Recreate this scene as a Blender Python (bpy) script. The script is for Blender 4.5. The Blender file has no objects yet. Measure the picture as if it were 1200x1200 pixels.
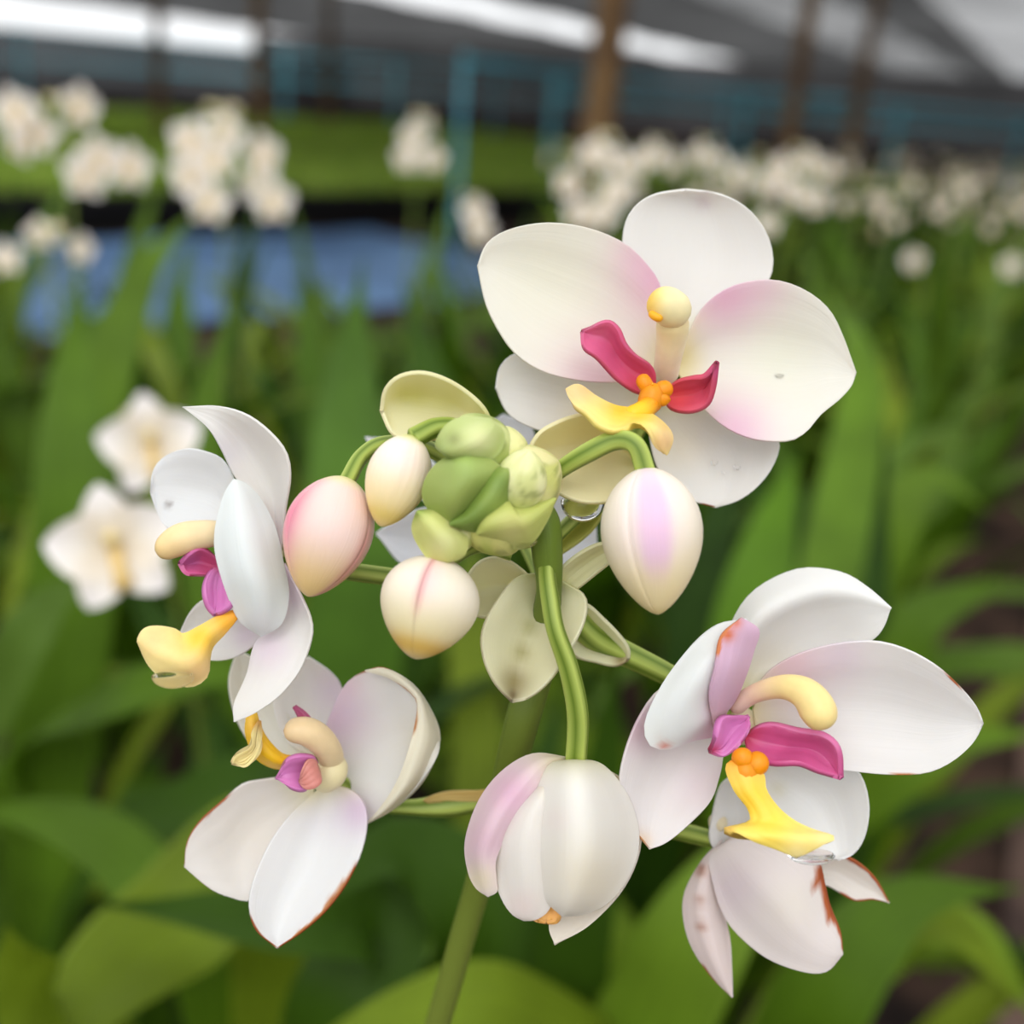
import bpy, math, random
from mathutils import Vector, Matrix, noise
random.seed(7)
S = bpy.context.scene
C = S.collection
# ------------------------------------------------------------------ camera
F = 1287.0
PITCH, ROLL, CAMZ = math.radians(20.6), math.radians(4.5), 0.9
cd = bpy.data.cameras.new('camera'); cam = bpy.data.objects.new('camera', cd); C.objects.link(cam)
cam.matrix_world = Matrix.Translation((0, 0, CAMZ)) @ Matrix.Rotation(math.pi/2-PITCH, 4, 'X') @ Matrix.Rotation(ROLL, 4, 'Z')
cd.sensor_width = 36; cd.sensor_height = 36; cd.lens = 36*F/1200
cd.clip_start = 0.005; cd.clip_end = 300
cd.dof.use_dof = True; cd.dof.focus_distance = 0.157
cd.dof.aperture_fstop = (cd.lens/1000)/0.0043
S.camera = cam
CM = cam.matrix_world.copy()
# ------------------------------------------------------------------ world and light
w = bpy.data.worlds.new('overcast_sky'); S.world = w; w.use_nodes = True
bg = w.node_tree.nodes['Background']; bg.inputs[0].default_value = (0.97, 0.985, 1.0, 1); bg.inputs[1].default_value = 1.15
sd = bpy.data.lights.new('hazy_sun', 'SUN'); sd.energy = 1.3; sd.angle = math.radians(50); sd.color = (1, .985, .95)
sun = bpy.data.objects.new('hazy_sun', sd); C.objects.link(sun)
sun.rotation_euler = (math.radians(42), 0, math.radians(-8))
S.view_settings.view_transform = 'Standard'; S.view_settings.look = 'None'
S.view_settings.exposure = 0.17; S.view_settings.gamma = 1; S.view_settings.use_curve_mapping = False

# ------------------------------------------------------------------ helpers
def W(x, y, d):                       # photo pixel and depth in metres along the view axis -> world point
    return CM @ Vector(((x-600)/F*d, (600-y)/F*d, -d))
def Wm(x, y, d): return W(x, y, d/1000.0)
def lin(c):
    o = []
    for v in c[:3]:
        v /= 255.0
        o.append(v/12.92 if v <= .04045 else ((v+.055)/1.055)**2.4)
    return tuple(o)
def mixc(a, b, t): return tuple(a[i]+(b[i]-a[i])*t for i in range(3))
def cr(P, u):                         # Catmull-Rom through P, u in 0..1
    n = len(P)-1
    if n == 0: return P[0]
    f = min(max(u, 0), 1)*n; i = min(int(f), n-1); t = f-i
    p1, p2 = P[i], P[i+1]
    num = not hasattr(p1, '__len__')
    p0 = P[i-1] if i > 0 else (2*p1-p2 if num else tuple(2*a-b for a, b in zip(p1, p2)))
    p3 = P[i+2] if i+2 <= n else (2*p2-p1 if num else tuple(2*b-a for a, b in zip(p1, p2)))
    def q(a, b, c, d): return .5*((2*b)+(c-a)*t+(2*a-5*b+4*c-d)*t*t+(3*b-a-3*c+d)*t**3)
    if num: return q(p0, p1, p2, p3)
    return tuple(q(*z) for z in zip(p0, p1, p2, p3))
def resample(P, ss):                  # arc-length samples along the spline through P
    M = 16*len(P); pts = [cr(P, k/M) for k in range(M+1)]; L = [0]
    for a, b in zip(pts, pts[1:]): L.append(L[-1]+math.dist(a, b))
    out = []; j = 0
    for s in ss:
        t = s*L[-1]
        while j < M-1 and L[j+1] < t: j += 1
        k = (t-L[j])/max(L[j+1]-L[j], 1e-9); k = min(max(k, 0), 1)
        out.append(tuple(a+(b-a)*k for a, b in zip(pts[j], pts[j+1])))
    return out
def sm(a, b, x):
    t = min(max((x-a)/(b-a), 0), 1); return t*t*(3-2*t)

class MB:                             # collects vertices, faces, colours and UVs for ONE mesh
    def __init__(s): s.v = []; s.f = []; s.c = []; s.uv = []
    def grid(s, pts, cols, uvs, wrap=False):
        nr = len(pts); nc = len(pts[0]); o = len(s.v)
        for r in range(nr):
            s.v += pts[r]; s.c += cols[r]; s.uv += uvs[r]
        for r in range(nr-1):
            for c in range(nc if wrap else nc-1):
                c2 = (c+1) % nc
                s.f.append((o+r*nc+c, o+r*nc+c2, o+(r+1)*nc+c2, o+(r+1)*nc+c))
    def mesh(s, name, origin=Vector((0, 0, 0)), mat=None, smooth=True):
        me = bpy.data.meshes.new(name)
        me.from_pydata([tuple(Vector(p)-origin) for p in s.v], [], s.f)
        a = me.color_attributes.new('col', 'FLOAT_COLOR', 'POINT')
        flat = []
        for c in s.c: flat += [c[0], c[1], c[2], 1]
        a.data.foreach_set('color', flat)
        ul = me.uv_layers.new(name='uv')
        li = [0]*len(me.loops); me.loops.foreach_get('vertex_index', li)
        fl = []
        for i in li: fl += s.uv[i]
        ul.data.foreach_set('uv', fl)
        me.polygons.foreach_set('use_smooth', [smooth]*len(me.polygons))
        if mat: me.materials.append(mat)
        me.validate(); me.update()
        return me
def link(name, me, parent=None, loc=None):
    o = bpy.data.objects.new(name, me); C.objects.link(o)
    if parent: o.parent = parent
    if loc is not None: o.location = loc
    return o
def tag(o, label=None, cat=None, group=None, kind=None):
    if label: o['label'] = label
    if cat: o['category'] = cat
    if group: o['group'] = group
    if kind: o['kind'] = kind
    return o
def thing(name, label, cat, loc, group=None):
    o = link(name, None, None, loc); return tag(o, label, cat, group)
def solid(o, th):
    m = o.modifiers.new('thickness', 'SOLIDIFY'); m.thickness = th; m.offset = 0
    return o
def tube(mb, P, R, colf, n=14, N=None, ribs=0, ribd=0.0):   # P world points, R radii in metres
    N = N or 10*len(P)
    P = [tuple(p) for p in P]
    pts = [Vector(cr(P, k/N)) for k in range(N+1)]; rad = [cr(list(R), k/N) for k in range(N+1)]
    up = Vector((0.3, -1, .2)).normalized(); rows = []; cols = []; uvs = []
    nrm = None
    for k, p in enumerate(pts):
        t = (pts[min(k+1, N)]-pts[max(k-1, 0)]).normalized()
        if nrm is None: nrm = (up-t*up.dot(t)).normalized()
        else: nrm = (nrm-t*nrm.dot(t)).normalized()
        b = t.cross(nrm); row = []; cl = []; uv = []
        for j in range(n):
            a = 2*math.pi*j/n
            r = rad[k]*(1+ribd*math.cos(ribs*a)) if ribs else rad[k]
            row.append(p+(nrm*math.cos(a)+b*math.sin(a))*r)
            cl.append(colf(k/N, a)); uv.append((j/n, k/N))
        rows.append(row); cols.append(cl); uvs.append(uv)
    o = len(mb.v); mb.grid(rows, cols, uvs, True)
    for k, e in ((0, pts[0]), (N, pts[-1])):
        mb.v.append(e); mb.c.append(cols[k][0]); mb.uv.append((.5, k/N)); ci = len(mb.v)-1
        for j in range(n):
            a, b_ = o+k*n+j, o+k*n+(j+1) % n
            mb.f.append((ci, b_, a) if k == 0 else (ci, a, b_))
def round_tube(mb, P, R, colf, n=18, **k):                  # tube with domed ends
    P = [Vector(p) for p in P]; N = 40
    T = [tuple(p) for p in P]; ext = []
    pts = [Vector(cr(T, i/N)) for i in range(N+1)]; rad = [cr(list(R), i/N) for i in range(N+1)]
    L = sum((b-a).length for a, b in zip(pts, pts[1:])); acc = 0; rr = []
    for i, r in enumerate(rad):
        if i: acc += (pts[i]-pts[i-1]).length
        e = min(acc, L-acc)
        rr.append(r*(math.sqrt(max(0, 1-(1-min(e/r, 1))**2)) if e < r else 1)+1e-6)
    tube(mb, pts, rr, colf, n=n, N=N, **k)

# ------------------------------------------------------------------ materials
def mat_new(name):
    m = bpy.data.materials.new(name); m.use_nodes = True; nt = m.node_tree
    return m, nt, nt.nodes['Principled BSDF'], nt.nodes['Material Output']
def attr_mat(name, rough=.5, spec=.3, sss=0.0, trans=0.0, bump=None, var=0.0, vscale=60, tcol=(1, 1, 1), coat=0):
    m, nt, b, out = mat_new(name); N = nt.nodes.new; L = nt.links.new
    a = N('ShaderNodeAttribute'); a.attribute_name = 'col'; col = a.outputs['Color']
    if var:
        tc = N('ShaderNodeTexCoord'); nz = N('ShaderNodeTexNoise'); nz.inputs['Scale'].default_value = vscale
        nz.inputs['Detail'].default_value = 4; L(tc.outputs['Object'], nz.inputs['Vector'])
        mr = N('ShaderNodeMapRange'); mr.inputs[1].default_value = .3; mr.inputs[2].default_value = .7
        mr.inputs[3].default_value = 1-var; mr.inputs[4].default_value = 1+var*.6; L(nz.outputs[0], mr.inputs[0])
        mx = N('ShaderNodeVectorMath'); mx.operation = 'SCALE'; L(col, mx.inputs[0]); L(mr.outputs[0], mx.inputs['Scale'])
        col = mx.outputs[0]
    L(col, b.inputs['Base Color'])
    b.inputs['Roughness'].default_value = rough; b.inputs['Specular IOR Level'].default_value = spec
    b.inputs['Coat Weight'].default_value = coat; b.inputs['Coat Roughness'].default_value = .15
    if sss:
        b.inputs['Subsurface Weight'].default_value = sss; b.inputs['Subsurface Scale'].default_value = .0015
        b.inputs['Subsurface Radius'].default_value = (1, .8, .6)
    if bump:
        us, vs, st, dist = bump
        uv = N('ShaderNodeUVMap'); mp = N('ShaderNodeMapping'); mp.inputs['Scale'].default_value = (us, vs, 1)
        nz = N('ShaderNodeTexNoise'); nz.inputs['Scale'].default_value = 1; nz.inputs['Detail'].default_value = 3
        L(uv.outputs[0], mp.inputs[0]); L(mp.outputs[0], nz.inputs['Vector'])
        bp = N('ShaderNodeBump'); bp.inputs['Strength'].default_value = st; bp.inputs['Distance'].default_value = dist
        L(nz.outputs[0], bp.inputs['Height']); L(bp.outputs[0], b.inputs['Normal'])
    if trans:
        t = N('ShaderNodeBsdfTranslucent'); ms = N('ShaderNodeMixShader'); ms.inputs[0].default_value = trans
        mv = N('ShaderNodeVectorMath'); mv.operation = 'MULTIPLY'; mv.inputs[1].default_value = tcol
        L(col, mv.inputs[0]); L(mv.outputs[0], t.inputs['Color'])
        L(b.outputs[0], ms.inputs[1]); L(t.outputs[0], ms.inputs[2]); L(ms.outputs[0], out.inputs['Surface'])
    return m
M_PET = attr_mat('orchid_petal', .45, .3, .25, .30, (34, 2.0, .16, .0003))
M_LIP = attr_mat('orchid_lip', .38, .35, .25, .12, None, .05, 500)
M_BUD = attr_mat('orchid_bud', .42, .35, .35, 0, (50, 1.6, .3, .0003))
M_STEM = attr_mat('orchid_stem', .45, .35, .2, 0, (10, 2, .4, .0003))
M_LEAF = attr_mat('orchid_leaf', .5, .18, 0, .2, (22, 1.2, .6, .004), .28, 14, (1.1, 1.25, .5))
M_FARPET = attr_mat('distant_petal', .5, .3, 0, .2)
def plain(name, c, rough=.7, var=.25, scale=3, spec=.3, c2=None):
    m, nt, b, out = mat_new(name); N = nt.nodes.new; L = nt.links.new
    tc = N('ShaderNodeTexCoord'); nz = N('ShaderNodeTexNoise'); nz.inputs['Scale'].default_value = scale; nz.inputs['Detail'].default_value = 6
    L(tc.outputs['Object'], nz.inputs['Vector'])
    r = N('ShaderNodeValToRGB'); L(nz.outputs[0], r.inputs[0])
    a = lin(c); d = lin(c2) if c2 else tuple(v*(1-var) for v in a)
    r.color_ramp.elements[0].position = .35; r.color_ramp.elements[1].position = .65
    r.color_ramp.elements[0].color = (*d, 1); r.color_ramp.elements[1].color = (*a, 1)
    L(r.outputs[0], b.inputs['Base Color']); b.inputs['Roughness'].default_value = rough
    b.inputs['Specular IOR Level'].default_value = spec
    bp = N('ShaderNodeBump'); bp.inputs['Strength'].default_value = .4; bp.inputs['Distance'].default_value = .01
    L(nz.outputs[0], bp.inputs['Height']); L(bp.outputs[0], b.inputs['Normal'])
    return m
def netmat(name, c, open_):           # woven shade cloth: threads with see-through holes
    m, nt, b, out = mat_new(name); N = nt.nodes.new; L = nt.links.new
    b.inputs['Base Color'].default_value = (*lin(c), 1); b.inputs['Roughness'].default_value = .8
    tc = N('ShaderNodeTexCoord'); nz = N('ShaderNodeTexNoise'); nz.inputs['Scale'].default_value = .35; nz.inputs['Detail'].default_value = 3
    L(tc.outputs['Object'], nz.inputs['Vector'])
    mr = N('ShaderNodeMapRange'); mr.inputs[1].default_value = .3; mr.inputs[2].default_value = .7
    mr.inputs[3].default_value = open_*.7; mr.inputs[4].default_value = open_*1.3; L(nz.outputs[0], mr.inputs[0])
    t = N('ShaderNodeBsdfTransparent'); ms = N('ShaderNodeMixShader')
    L(mr.outputs[0], ms.inputs[0]); L(b.outputs[0], ms.inputs[1]); L(t.outputs[0], ms.inputs[2]); L(ms.outputs[0], out.inputs['Surface'])
    return m
def watermat():
    m, nt, b, out = mat_new('water'); b.inputs['Base Color'].default_value = (1, 1, 1, 1)
    b.inputs['Roughness'].default_value = 0; b.inputs['IOR'].default_value = 1.333; b.inputs['Transmission Weight'].default_value = 1
    return m
M_WATER = watermat()
M_SOIL = plain('soil', (74, 56, 46), .95, .6, 9, .1, (28, 22, 20))
M_PATH = plain('earth_path', (104, 84, 74), .95, .4, 5, .1, (62, 50, 46))
M_TARP = plain('blue_tarp', (96, 130, 170), .5, .3, 2, .4, (64, 92, 128))
M_WOOD = plain('old_timber', (116, 90, 58), .85, .4, 6, .2, (78, 58, 40))
M_TEAL = plain('teal_pipe', (84, 160, 176), .45, .2, 4, .4)
M_BLACK = plain('black_liner', (24, 22, 22), .7, .4, 4, .2)
M_BEDSOIL = plain('bed_medium', (40, 52, 22), .95, .4, 6, .1, (26, 32, 16))
M_WIRE = plain('grey_steel', (120, 130, 135), .4, .2, 8, .4)

# ------------------------------------------------------------------ colours of the orchid
WH = lin((240, 237, 232)); CREAM = lin((240, 228, 196)); PINK = lin((232, 186, 210)); LILAC = lin((222, 196, 222))
GREENY = lin((206, 206, 130)); MAG = lin((212, 92, 134)); ROSE = lin((205, 90, 140)); ORCH = lin((208, 124, 184))
YEL = lin((250, 200, 40)); ORA = lin((246, 150, 14)); PEACH = lin((238, 196, 140)); PALEY = lin((244, 222, 150))
BROWN = lin((166, 92, 48)); OLIVE = lin((126, 122, 44)); LIME = lin((150, 168, 60)); STEM = lin((104, 132, 42))
LSTEM = lin((158, 178, 84)); BRACT = lin((238, 234, 196)); GBUD = lin((178, 188, 112)); DGBUD = lin((120, 150, 62))

def petal(parent, base, L, R, tip, z, origin, name='petal', col=WH, basec=None, blobs=(), edge=(), th=.00038, mat=None,
          rows=38, colsn=22, ruf=.12, label=None, basez=.3):
    """L and R are the two margins from base to tip (photo pixels); z rows of depths in mm, each a number or a tuple across."""
    ss = [(1-math.cos(math.pi*k/rows))/2 for k in range(rows+1)]
    lp = resample([base]+list(L)+[tip], ss); rp = resample([base]+list(R)+[tip], ss)
    wz = max(len(r) if hasattr(r, '__len__') else 1 for r in z); wz = max(wz, 2)
    Z = []
    for r in z:
        r = list(r) if hasattr(r, '__len__') else [r, r]
        Z.append(tuple(cr(r, i/(wz-1)) for i in range(wz)))
    ph = random.random()*9
    pts = []; cl = []; uv = []
    for k, s in enumerate(ss):
        zr = list(cr(Z, s)); a = []; b = []; c = []
        for j in range(colsn+1):
            t = math.sin(math.pi/2*(2*j/colsn-1)); q = (t+1)/2
            x = lp[k][0]+(rp[k][0]-lp[k][0])*q; y = lp[k][1]+(rp[k][1]-lp[k][1])*q
            d = cr(zr, q)
            d += ruf*math.sin(ph+s*9+2.5*t)*abs(t)**2*math.sin(math.pi*s) + .06*math.sin(14*t+ph)*math.sin(math.pi*s)
            a.append(Wm(x, y, d))
            cc = col
            if basec: cc = mixc(cc, basec, (1-sm(0, basez, s)))
            for (bx, by, br, bc, bs) in blobs:
                cc = mixc(cc, bc, bs*math.exp(-((x-bx)**2+(y-by)**2)/(br*br)))
            for (side, s0, s1, wd, ec) in edge:
                dt = (1+t) if side == 'L' else (1-t)
                win = sm(s0-.03, s0+.05, s)*(1-sm(s1-.05, s1+.03, s))
                wob = wd*(1+.35*math.sin(s*31+ph)+.25*math.sin(s*67))*win
                if wob > 0: cc = mixc(cc, ec, (1-sm(wob*.55, wob, dt))*min(1, win*1.5))
            b.append(cc); c.append((q, s))
        pts.append(a); cl.append(b); uv.append(c)
    mb = MB(); mb.grid(pts, cl, uv)
    o = link(name, mb.mesh(name, origin, mat or M_PET), parent); solid(o, th)
    if label: o['label'] = label
    return o
def shape(parent, name, origin, base, tip, width, colf, arc=(0, 2*math.pi), lift=0.0, p=.85, q=.8, flat=1.0, mat=None, n=40, bend=0, kind=None):
    """bud-like body round the axis base->tip (pixels + mm); arc limits it to one sepal; angle 0 looks at the camera."""
    B = Wm(*base); T = Wm(*tip); ax = (T-B); Ln = ax.length; ax.normalize()
    view = (CM.translation-(B+T)/2).normalized(); fx = (view-ax*view.dot(ax)).normalized(); fy = ax.cross(fx)
    hw = width/2*((base[2]+tip[2])/2)/F/1000
    full = abs(arc[1]-arc[0]-2*math.pi) < 1e-6; rows = []; cl = []; uv = []; NR = 30
    for k in range(NR+1):
        s = (1-math.cos(math.pi*k/NR))/2; r = hw*max(math.sin(math.pi*s**p), 0)**q; row = []; c = []; u = []
        for j in range(n if full else n+1):
            g = j/n; a = arc[0]+(arc[1]-arc[0])*g
            rr = r*(1+lift*(1-sm(0, .9, g)) + (-.03*sm(.93, 1, g) if lift else 0))
            if lift: rr *= 1-.045*(1-sm(0, .05, g))
            row.append(B+ax*Ln*s+(fx*math.cos(a)*flat+fy*math.sin(a))*rr+fx*bend*hw*math.sin(math.pi*s))
            c.append(colf(s, a, g)); u.append((g, s))
        rows.append(row); cl.append(c); uv.append(u)
    mb = MB(); mb.grid(rows, cl, uv, full)
    o = link(name, mb.mesh(name, origin, mat or M_BUD), parent)
    if not full: solid(o, .0003)
    return o
def px_tube(parent, name, origin, P, R, colf, mat=M_STEM, rounded=False, ribs=0, ribd=0, n=16, label=None):
    """tube through (px, py, mm) points with radii in pixels"""
    mb = MB(); pts = [Wm(*p) for p in P]; rad = [r*p[2]/F/1000 for r, p in zip(R, P)]
    (round_tube if rounded else tube)(mb, pts, rad, colf, n=n, ribs=ribs, ribd=ribd)
    o = link(name, mb.mesh(name, origin, mat), parent)
    if label: o['label'] = label
    return o

# ------------------------------------------------------------------ setting: ground, tarp, beds
U = Vector((.418, .908, 0)); V = Vector((.908, -.418, 0))
def uc(u, c, z=0): return U*u+V*c+Vector((0, 0, z))
def slab(name, quad, z0, z1, mat, kind='structure', div=1, parent=None):
    mb = MB(); q = [Vector(p) for p in quad]
    for z in (z0, z1):
        for p in q: mb.v.append(Vector((p.x, p.y, z))); mb.c.append((1, 1, 1)); mb.uv.append((0, 0))
    mb.f = [(3, 2, 1, 0), (4, 5, 6, 7)]+[(i, (i+1) % 4, 4+(i+1) % 4, 4+i) for i in range(4)]
    o = link(name, mb.mesh(name, Vector((0, 0, 0)), mat, smooth=False), parent)
    if kind: o['kind'] = kind
    return o
slab('floor', [(-70, -10, 0), (40, -10, 0), (60, 70, 0), (-70, 70, 0)], -.1, 0, M_SOIL)
slab('trim_1', [uc(-3, .12), uc(-3, 1.0), uc(34, 1.0), uc(34, .12)], .001, .012, M_PATH)
# roof of shade cloth: parallel sheets with open gaps between them
NET_D = netmat('dense_shade_net', (56, 54, 64), .07); NET_M = netmat('shade_net', (92, 94, 108), .22); NET_L = netmat('thin_shade_net', (130, 134, 146), .34)
ROOF = 2.6
def sheet(name, c0, c1, mat, u0=4.2, u1=38, z=ROOF, sag=.12):
    mb = MB(); n = 26; m = 6; rows = []; cl = []; uv = []
    for i in range(n+1):
        u = u0+(u1-u0)*i/n; r = []
        for j in range(m+1):
            q = j/m
            r.append(uc(u, c0+(c1-c0)*q, z-sag*math.sin(math.pi*q)-.05*abs(math.sin(u*.8))))
        rows.append(r); cl.append([(1, 1, 1)]*(m+1)); uv.append([(j/m, i/n) for j in range(m+1)])
    mb.grid(rows, cl, uv); o = link(name, mb.mesh(name, Vector((0, 0, 0)), mat), None); o['kind'] = 'structure'; return o
k = 0
for c0, c1, mt in ((-28, -13, NET_D), (-10.6, -5.6, NET_D), (-5.6, -3.6, NET_M), (-3.6, -2.3, NET_D), (-2.3, -.1, NET_L), (-.1, .8, NET_D),
                   (.8, 3.4, NET_M), (3.4, 12, NET_D), (13, 22, NET_D)):
    k += 1; sheet('ceiling' if k == 1 else 'ceiling.%03d' % (k-1), c0, c1, mt)
NET_W = netmat('windbreak_net', (44, 52, 60), .05); NET_E = netmat('end_net', (40, 36, 40), .03)
def vnet(name, a, b, z0, z1, mat, n=30):
    mb = MB(); rows = []
    for zz in range(5):
        z = z0+(z1-z0)*zz/4
        rows.append([Vector(a).lerp(Vector(b), i/n)+Vector((0, .12*math.sin(i*1.7), z)) for i in range(n+1)])
    mb.grid(rows, [[(1, 1, 1)]*(n+1)]*5, [[(i/n, zz/4) for i in range(n+1)] for zz in range(5)])
    o = link(name, mb.mesh(name, Vector((0, 0, 0)), mat), None); o['kind'] = 'structure'; return o
vnet('wall_left', uc(2, -30), uc(44, -30), 0, 1.75, NET_W)
vnet('wall_back', uc(38, -30), uc(38, 24), 0, 2.55, NET_E)
vnet('wall_right', uc(4.2, 7.5), uc(38, 7.5), 0, 2.3, netmat('side_net', (70, 74, 80), .12))
# ------------------------------------------------------------------ blue tarp and seedling bench
bf0 = Vector((-8.0, .2, 0)); bdir = Vector((2.44, 2.5, 0)).normalized(); bper = Vector((-bdir.y, bdir.x, 0))
def bq(a, b, z=0): return Vector((-2.7, 5.9, 0))+bdir*a+bper*b+Vector((0, 0, z))
def cloth(name, quad, z, mat, amp=.012, n=50):
    q = [Vector(p) for p in quad]; mb = MB(); rows = []; uv = []
    for i in range(n+1):
        a = q[0].lerp(q[3], i/n); b = q[1].lerp(q[2], i/n); r = []
        for j in range(n+1):
            p = a.lerp(b, j/n); p.z = z+amp*(1+math.sin(p.x*7+p.y*3)*math.sin(p.y*5-p.x*2)); r.append(p)
        rows.append(r); uv.append([(j/n, i/n) for j in range(n+1)])
    mb.grid(rows, [[(1, 1, 1)]*(n+1)]*(n+1), uv); return link(name, mb.mesh(name, Vector((0, 0, 0)), mat), None)
tp = cloth('ground_tarp', [bq(-4, -2.3), bq(2.2, -2.3), bq(2.2, -.12), bq(-4, -.12)], .004, M_TARP)
tag(tp, 'blue plastic sheet spread on the ground in front of the seedling bench', 'tarp')
bench = thing('seedling_bench', 'long low bench with black lined side carrying bright green seedlings', 'bench', bq(0, 0))
mb = MB()
def boxmb(mb, o, ax, ay, z0, z1, l, w_):
    b = len(mb.v)
    for z in (z0, z1):
        for (s, t) in ((0, 0), (1, 0), (1, 1), (0, 1)):
            mb.v.append(o+ax*l*s+ay*w_*t+Vector((0, 0, z))); mb.c.append((1, 1, 1)); mb.uv.append((s, t))
    mb.f += [(b+3, b+2, b+1, b), (b+4, b+5, b+6, b+7)]+[(b+i, b+(i+1) % 4, b+4+(i+1) % 4, b+4+i) for i in range(4)]
boxmb(mb, bq(-6, .1), bdir, bper, 0, .2, 17, 9.8)
link('bench_base', mb.mesh('bench_base', bench.location, M_BLACK, False), bench)
mb = MB(); boxmb(mb, bq(-6, 0), bdir, bper, .17, .23, 17, .1); link('front_rail', mb.mesh('front_rail', bench.location, M_BLACK, False), bench)
mb = MB(); boxmb(mb, bq(-6, .12), bdir, bper, .2, .235, 17, 9.7); link('growing_medium', mb.mesh('growing_medium', bench.location, M_BEDSOIL, False), bench)
mb = MB(); rnd = random.Random(3)
for i in range(42000):
    b_ = rnd.random()**1.5*9.6+.12; a_ = rnd.uniform(-6, 11); p = bq(a_, b_, .235)
    h = rnd.uniform(.08, .17)*(1 if b_ > .5 else .8); ang = rnd.uniform(0, 6.28); ln = rnd.uniform(.02, .08)
    dx = Vector((math.cos(ang), math.sin(ang), 0)); wv = Vector((-dx.y, dx.x, 0))*(.008+b_*.0018)
    o = len(mb.v); g = rnd.random(); cc = mixc(lin((120, 160, 50)), lin((176, 196, 90)), g)
    mb.v += [p-wv, p+wv, p+dx*ln+Vector((0, 0, h))]; mb.c += [cc]*3; mb.uv += [(0, 0), (1, 0), (.5, 1)]
    mb.f.append((o, o+1, o+2))
M_SEED = attr_mat('seedling_leaf', .55, .25, 0, .3, None, .1, 3, (1.1, 1.2, .5))
o = link('seedlings', mb.mesh('seedlings', bench.location, M_SEED, False), bench); o['kind'] = 'stuff'

# ------------------------------------------------------------------ posts and teal pipe frames
def post(px, py, d, r, lean, name, label, cat, mat=M_WOOD, top=ROOF):
    p = W(px, py, d); base = Vector((p.x, p.y, 0)); mb = MB(); rn = random.Random(px)
    P = [base+Vector((lean*t+rn.uniform(-.01, .01), rn.uniform(-.01, .01), top*t)) for t in (0, .2, .4, .6, .8, 1)]
    tube(mb, P, [r*rn.uniform(.92, 1.08) for _ in P], lambda s, a: (1, 1, 1), n=10)
    o = link(name, mb.mesh(name, base, mat), None, base); return tag(o, label, cat, 'roof posts' if mat is M_WOOD else None)
post(702, 120, 4.4, .062, .02, 'roof_post', 'thickest brown timber post rising behind the top flower', 'post')
post(926, 120, 6.4, .05, .05, 'roof_post', 'brown timber post behind the right flower bed, first right of the thick post', 'post')
post(1003, 120, 8.6, .055, .05, 'roof_post', 'faint thin timber post furthest right behind the teal rail', 'post')
post(306, 120, 8.3, .05, -.02, 'roof_post', 'thin timber post rising out of the seedling bench above the left flower spikes', 'post')
post(188, 120, 11, .06, 0, 'roof_post', 'dark distant timber post at upper left, left of the thin bench post', 'post')
post(385, 120, 16, .07, 0, 'roof_post', 'distant timber post between the bench post and the teal pipe', 'post')
def pipe_frame(name, label, a, b, h, n, rails, r=.02, skip=()):
    a = Vector(a); b = Vector(b); root = thing(name, label, 'pipe rail', a, 'teal pipe frames')
    for i in range(n):
        if i in skip: continue
        p = a.lerp(b, i/(n-1)); mb = MB(); tube(mb, [p, p+Vector((0, 0, h*.5)), p+Vector((0, 0, h))], [r]*3, lambda s, a_: (1, 1, 1), n=10, N=4)
        link('upright', mb.mesh('upright', a, M_TEAL), root)
    for z in rails:
        mb = MB(); tube(mb, [a+Vector((0, 0, z)), a.lerp(b, .5)+Vector((0, 0, z-.01)), b+Vector((0, 0, z))], [r*.9]*3, lambda s, a_: (1, 1, 1), n=10, N=8)
        link('rail', mb.mesh('rail', a, M_TEAL), root)
def gp(px, d): p = W(px, 110, d); return Vector((p.x, p.y, 0))
pipe_frame('pipe_rail', 'nearest teal pipe rail, its upright standing left of the top flower', gp(542, 6.3), gp(1010, 12.5), 1.12, 3, (1.08,), .02)
pipe_frame('pipe_rail', 'teal pipe rail in the middle distance running level behind the right bed', gp(650, 10), gp(1330, 15), 1.18, 5, (1.14, .95), .045)
pipe_frame('pipe_rail', 'furthest pale teal pipe rail crossing behind the seedling bench', gp(-150, 15.5), gp(690, 21), 1.35, 7, (1.3, .9), .04)

# ------------------------------------------------------------------ leaves and background orchids
def leaf_mb(P, wd, nrmf, seed=0, base_c=(86, 128, 44), tip_c=None, N=26, M=10, fold=.25):
    """strap leaf along world points P, half-width profile, pleated cross-section"""
    rn = random.Random(seed); mb = MB(); T = [tuple(p) for p in P]
    pts = [Vector(cr(T, i/N)) for i in range(N+1)]; rows = []; cl = []; uv = []
    c0 = tuple(v*k_ for v, k_ in zip(lin(base_c), (.86, .70, .25))); c1 = lin(tip_c) if tip_c else c0
    for i, p in enumerate(pts):
        s = i/N; t = (pts[min(i+1, N)]-pts[max(i-1, 0)]).normalized()
        nn = nrmf(s, p, t); nn = (nn-t*nn.dot(t)).normalized(); b = t.cross(nn)
        hw = wd*(.22+.78*sm(0, .42, s))*max(1-sm(.5, 1.0, s)**1.6, 0)**.75+.0004
        r = []; cc = []; uu = []
        for j in range(M+1):
            q = 2*j/M-1
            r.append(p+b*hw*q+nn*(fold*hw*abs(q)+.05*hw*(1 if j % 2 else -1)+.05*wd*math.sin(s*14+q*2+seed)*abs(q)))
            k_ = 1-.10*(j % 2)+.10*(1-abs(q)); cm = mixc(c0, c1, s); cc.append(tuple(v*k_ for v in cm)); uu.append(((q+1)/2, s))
        rows.append(r); cl.append(cc); uv.append(uu)
    mb.grid(rows, cl, uv); return mb
LEAFC = [(74, 118, 34), (100, 140, 40), (56, 98, 40), (122, 156, 62), (84, 124, 60), (44, 80, 28)]
leaf_protos = []
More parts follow.
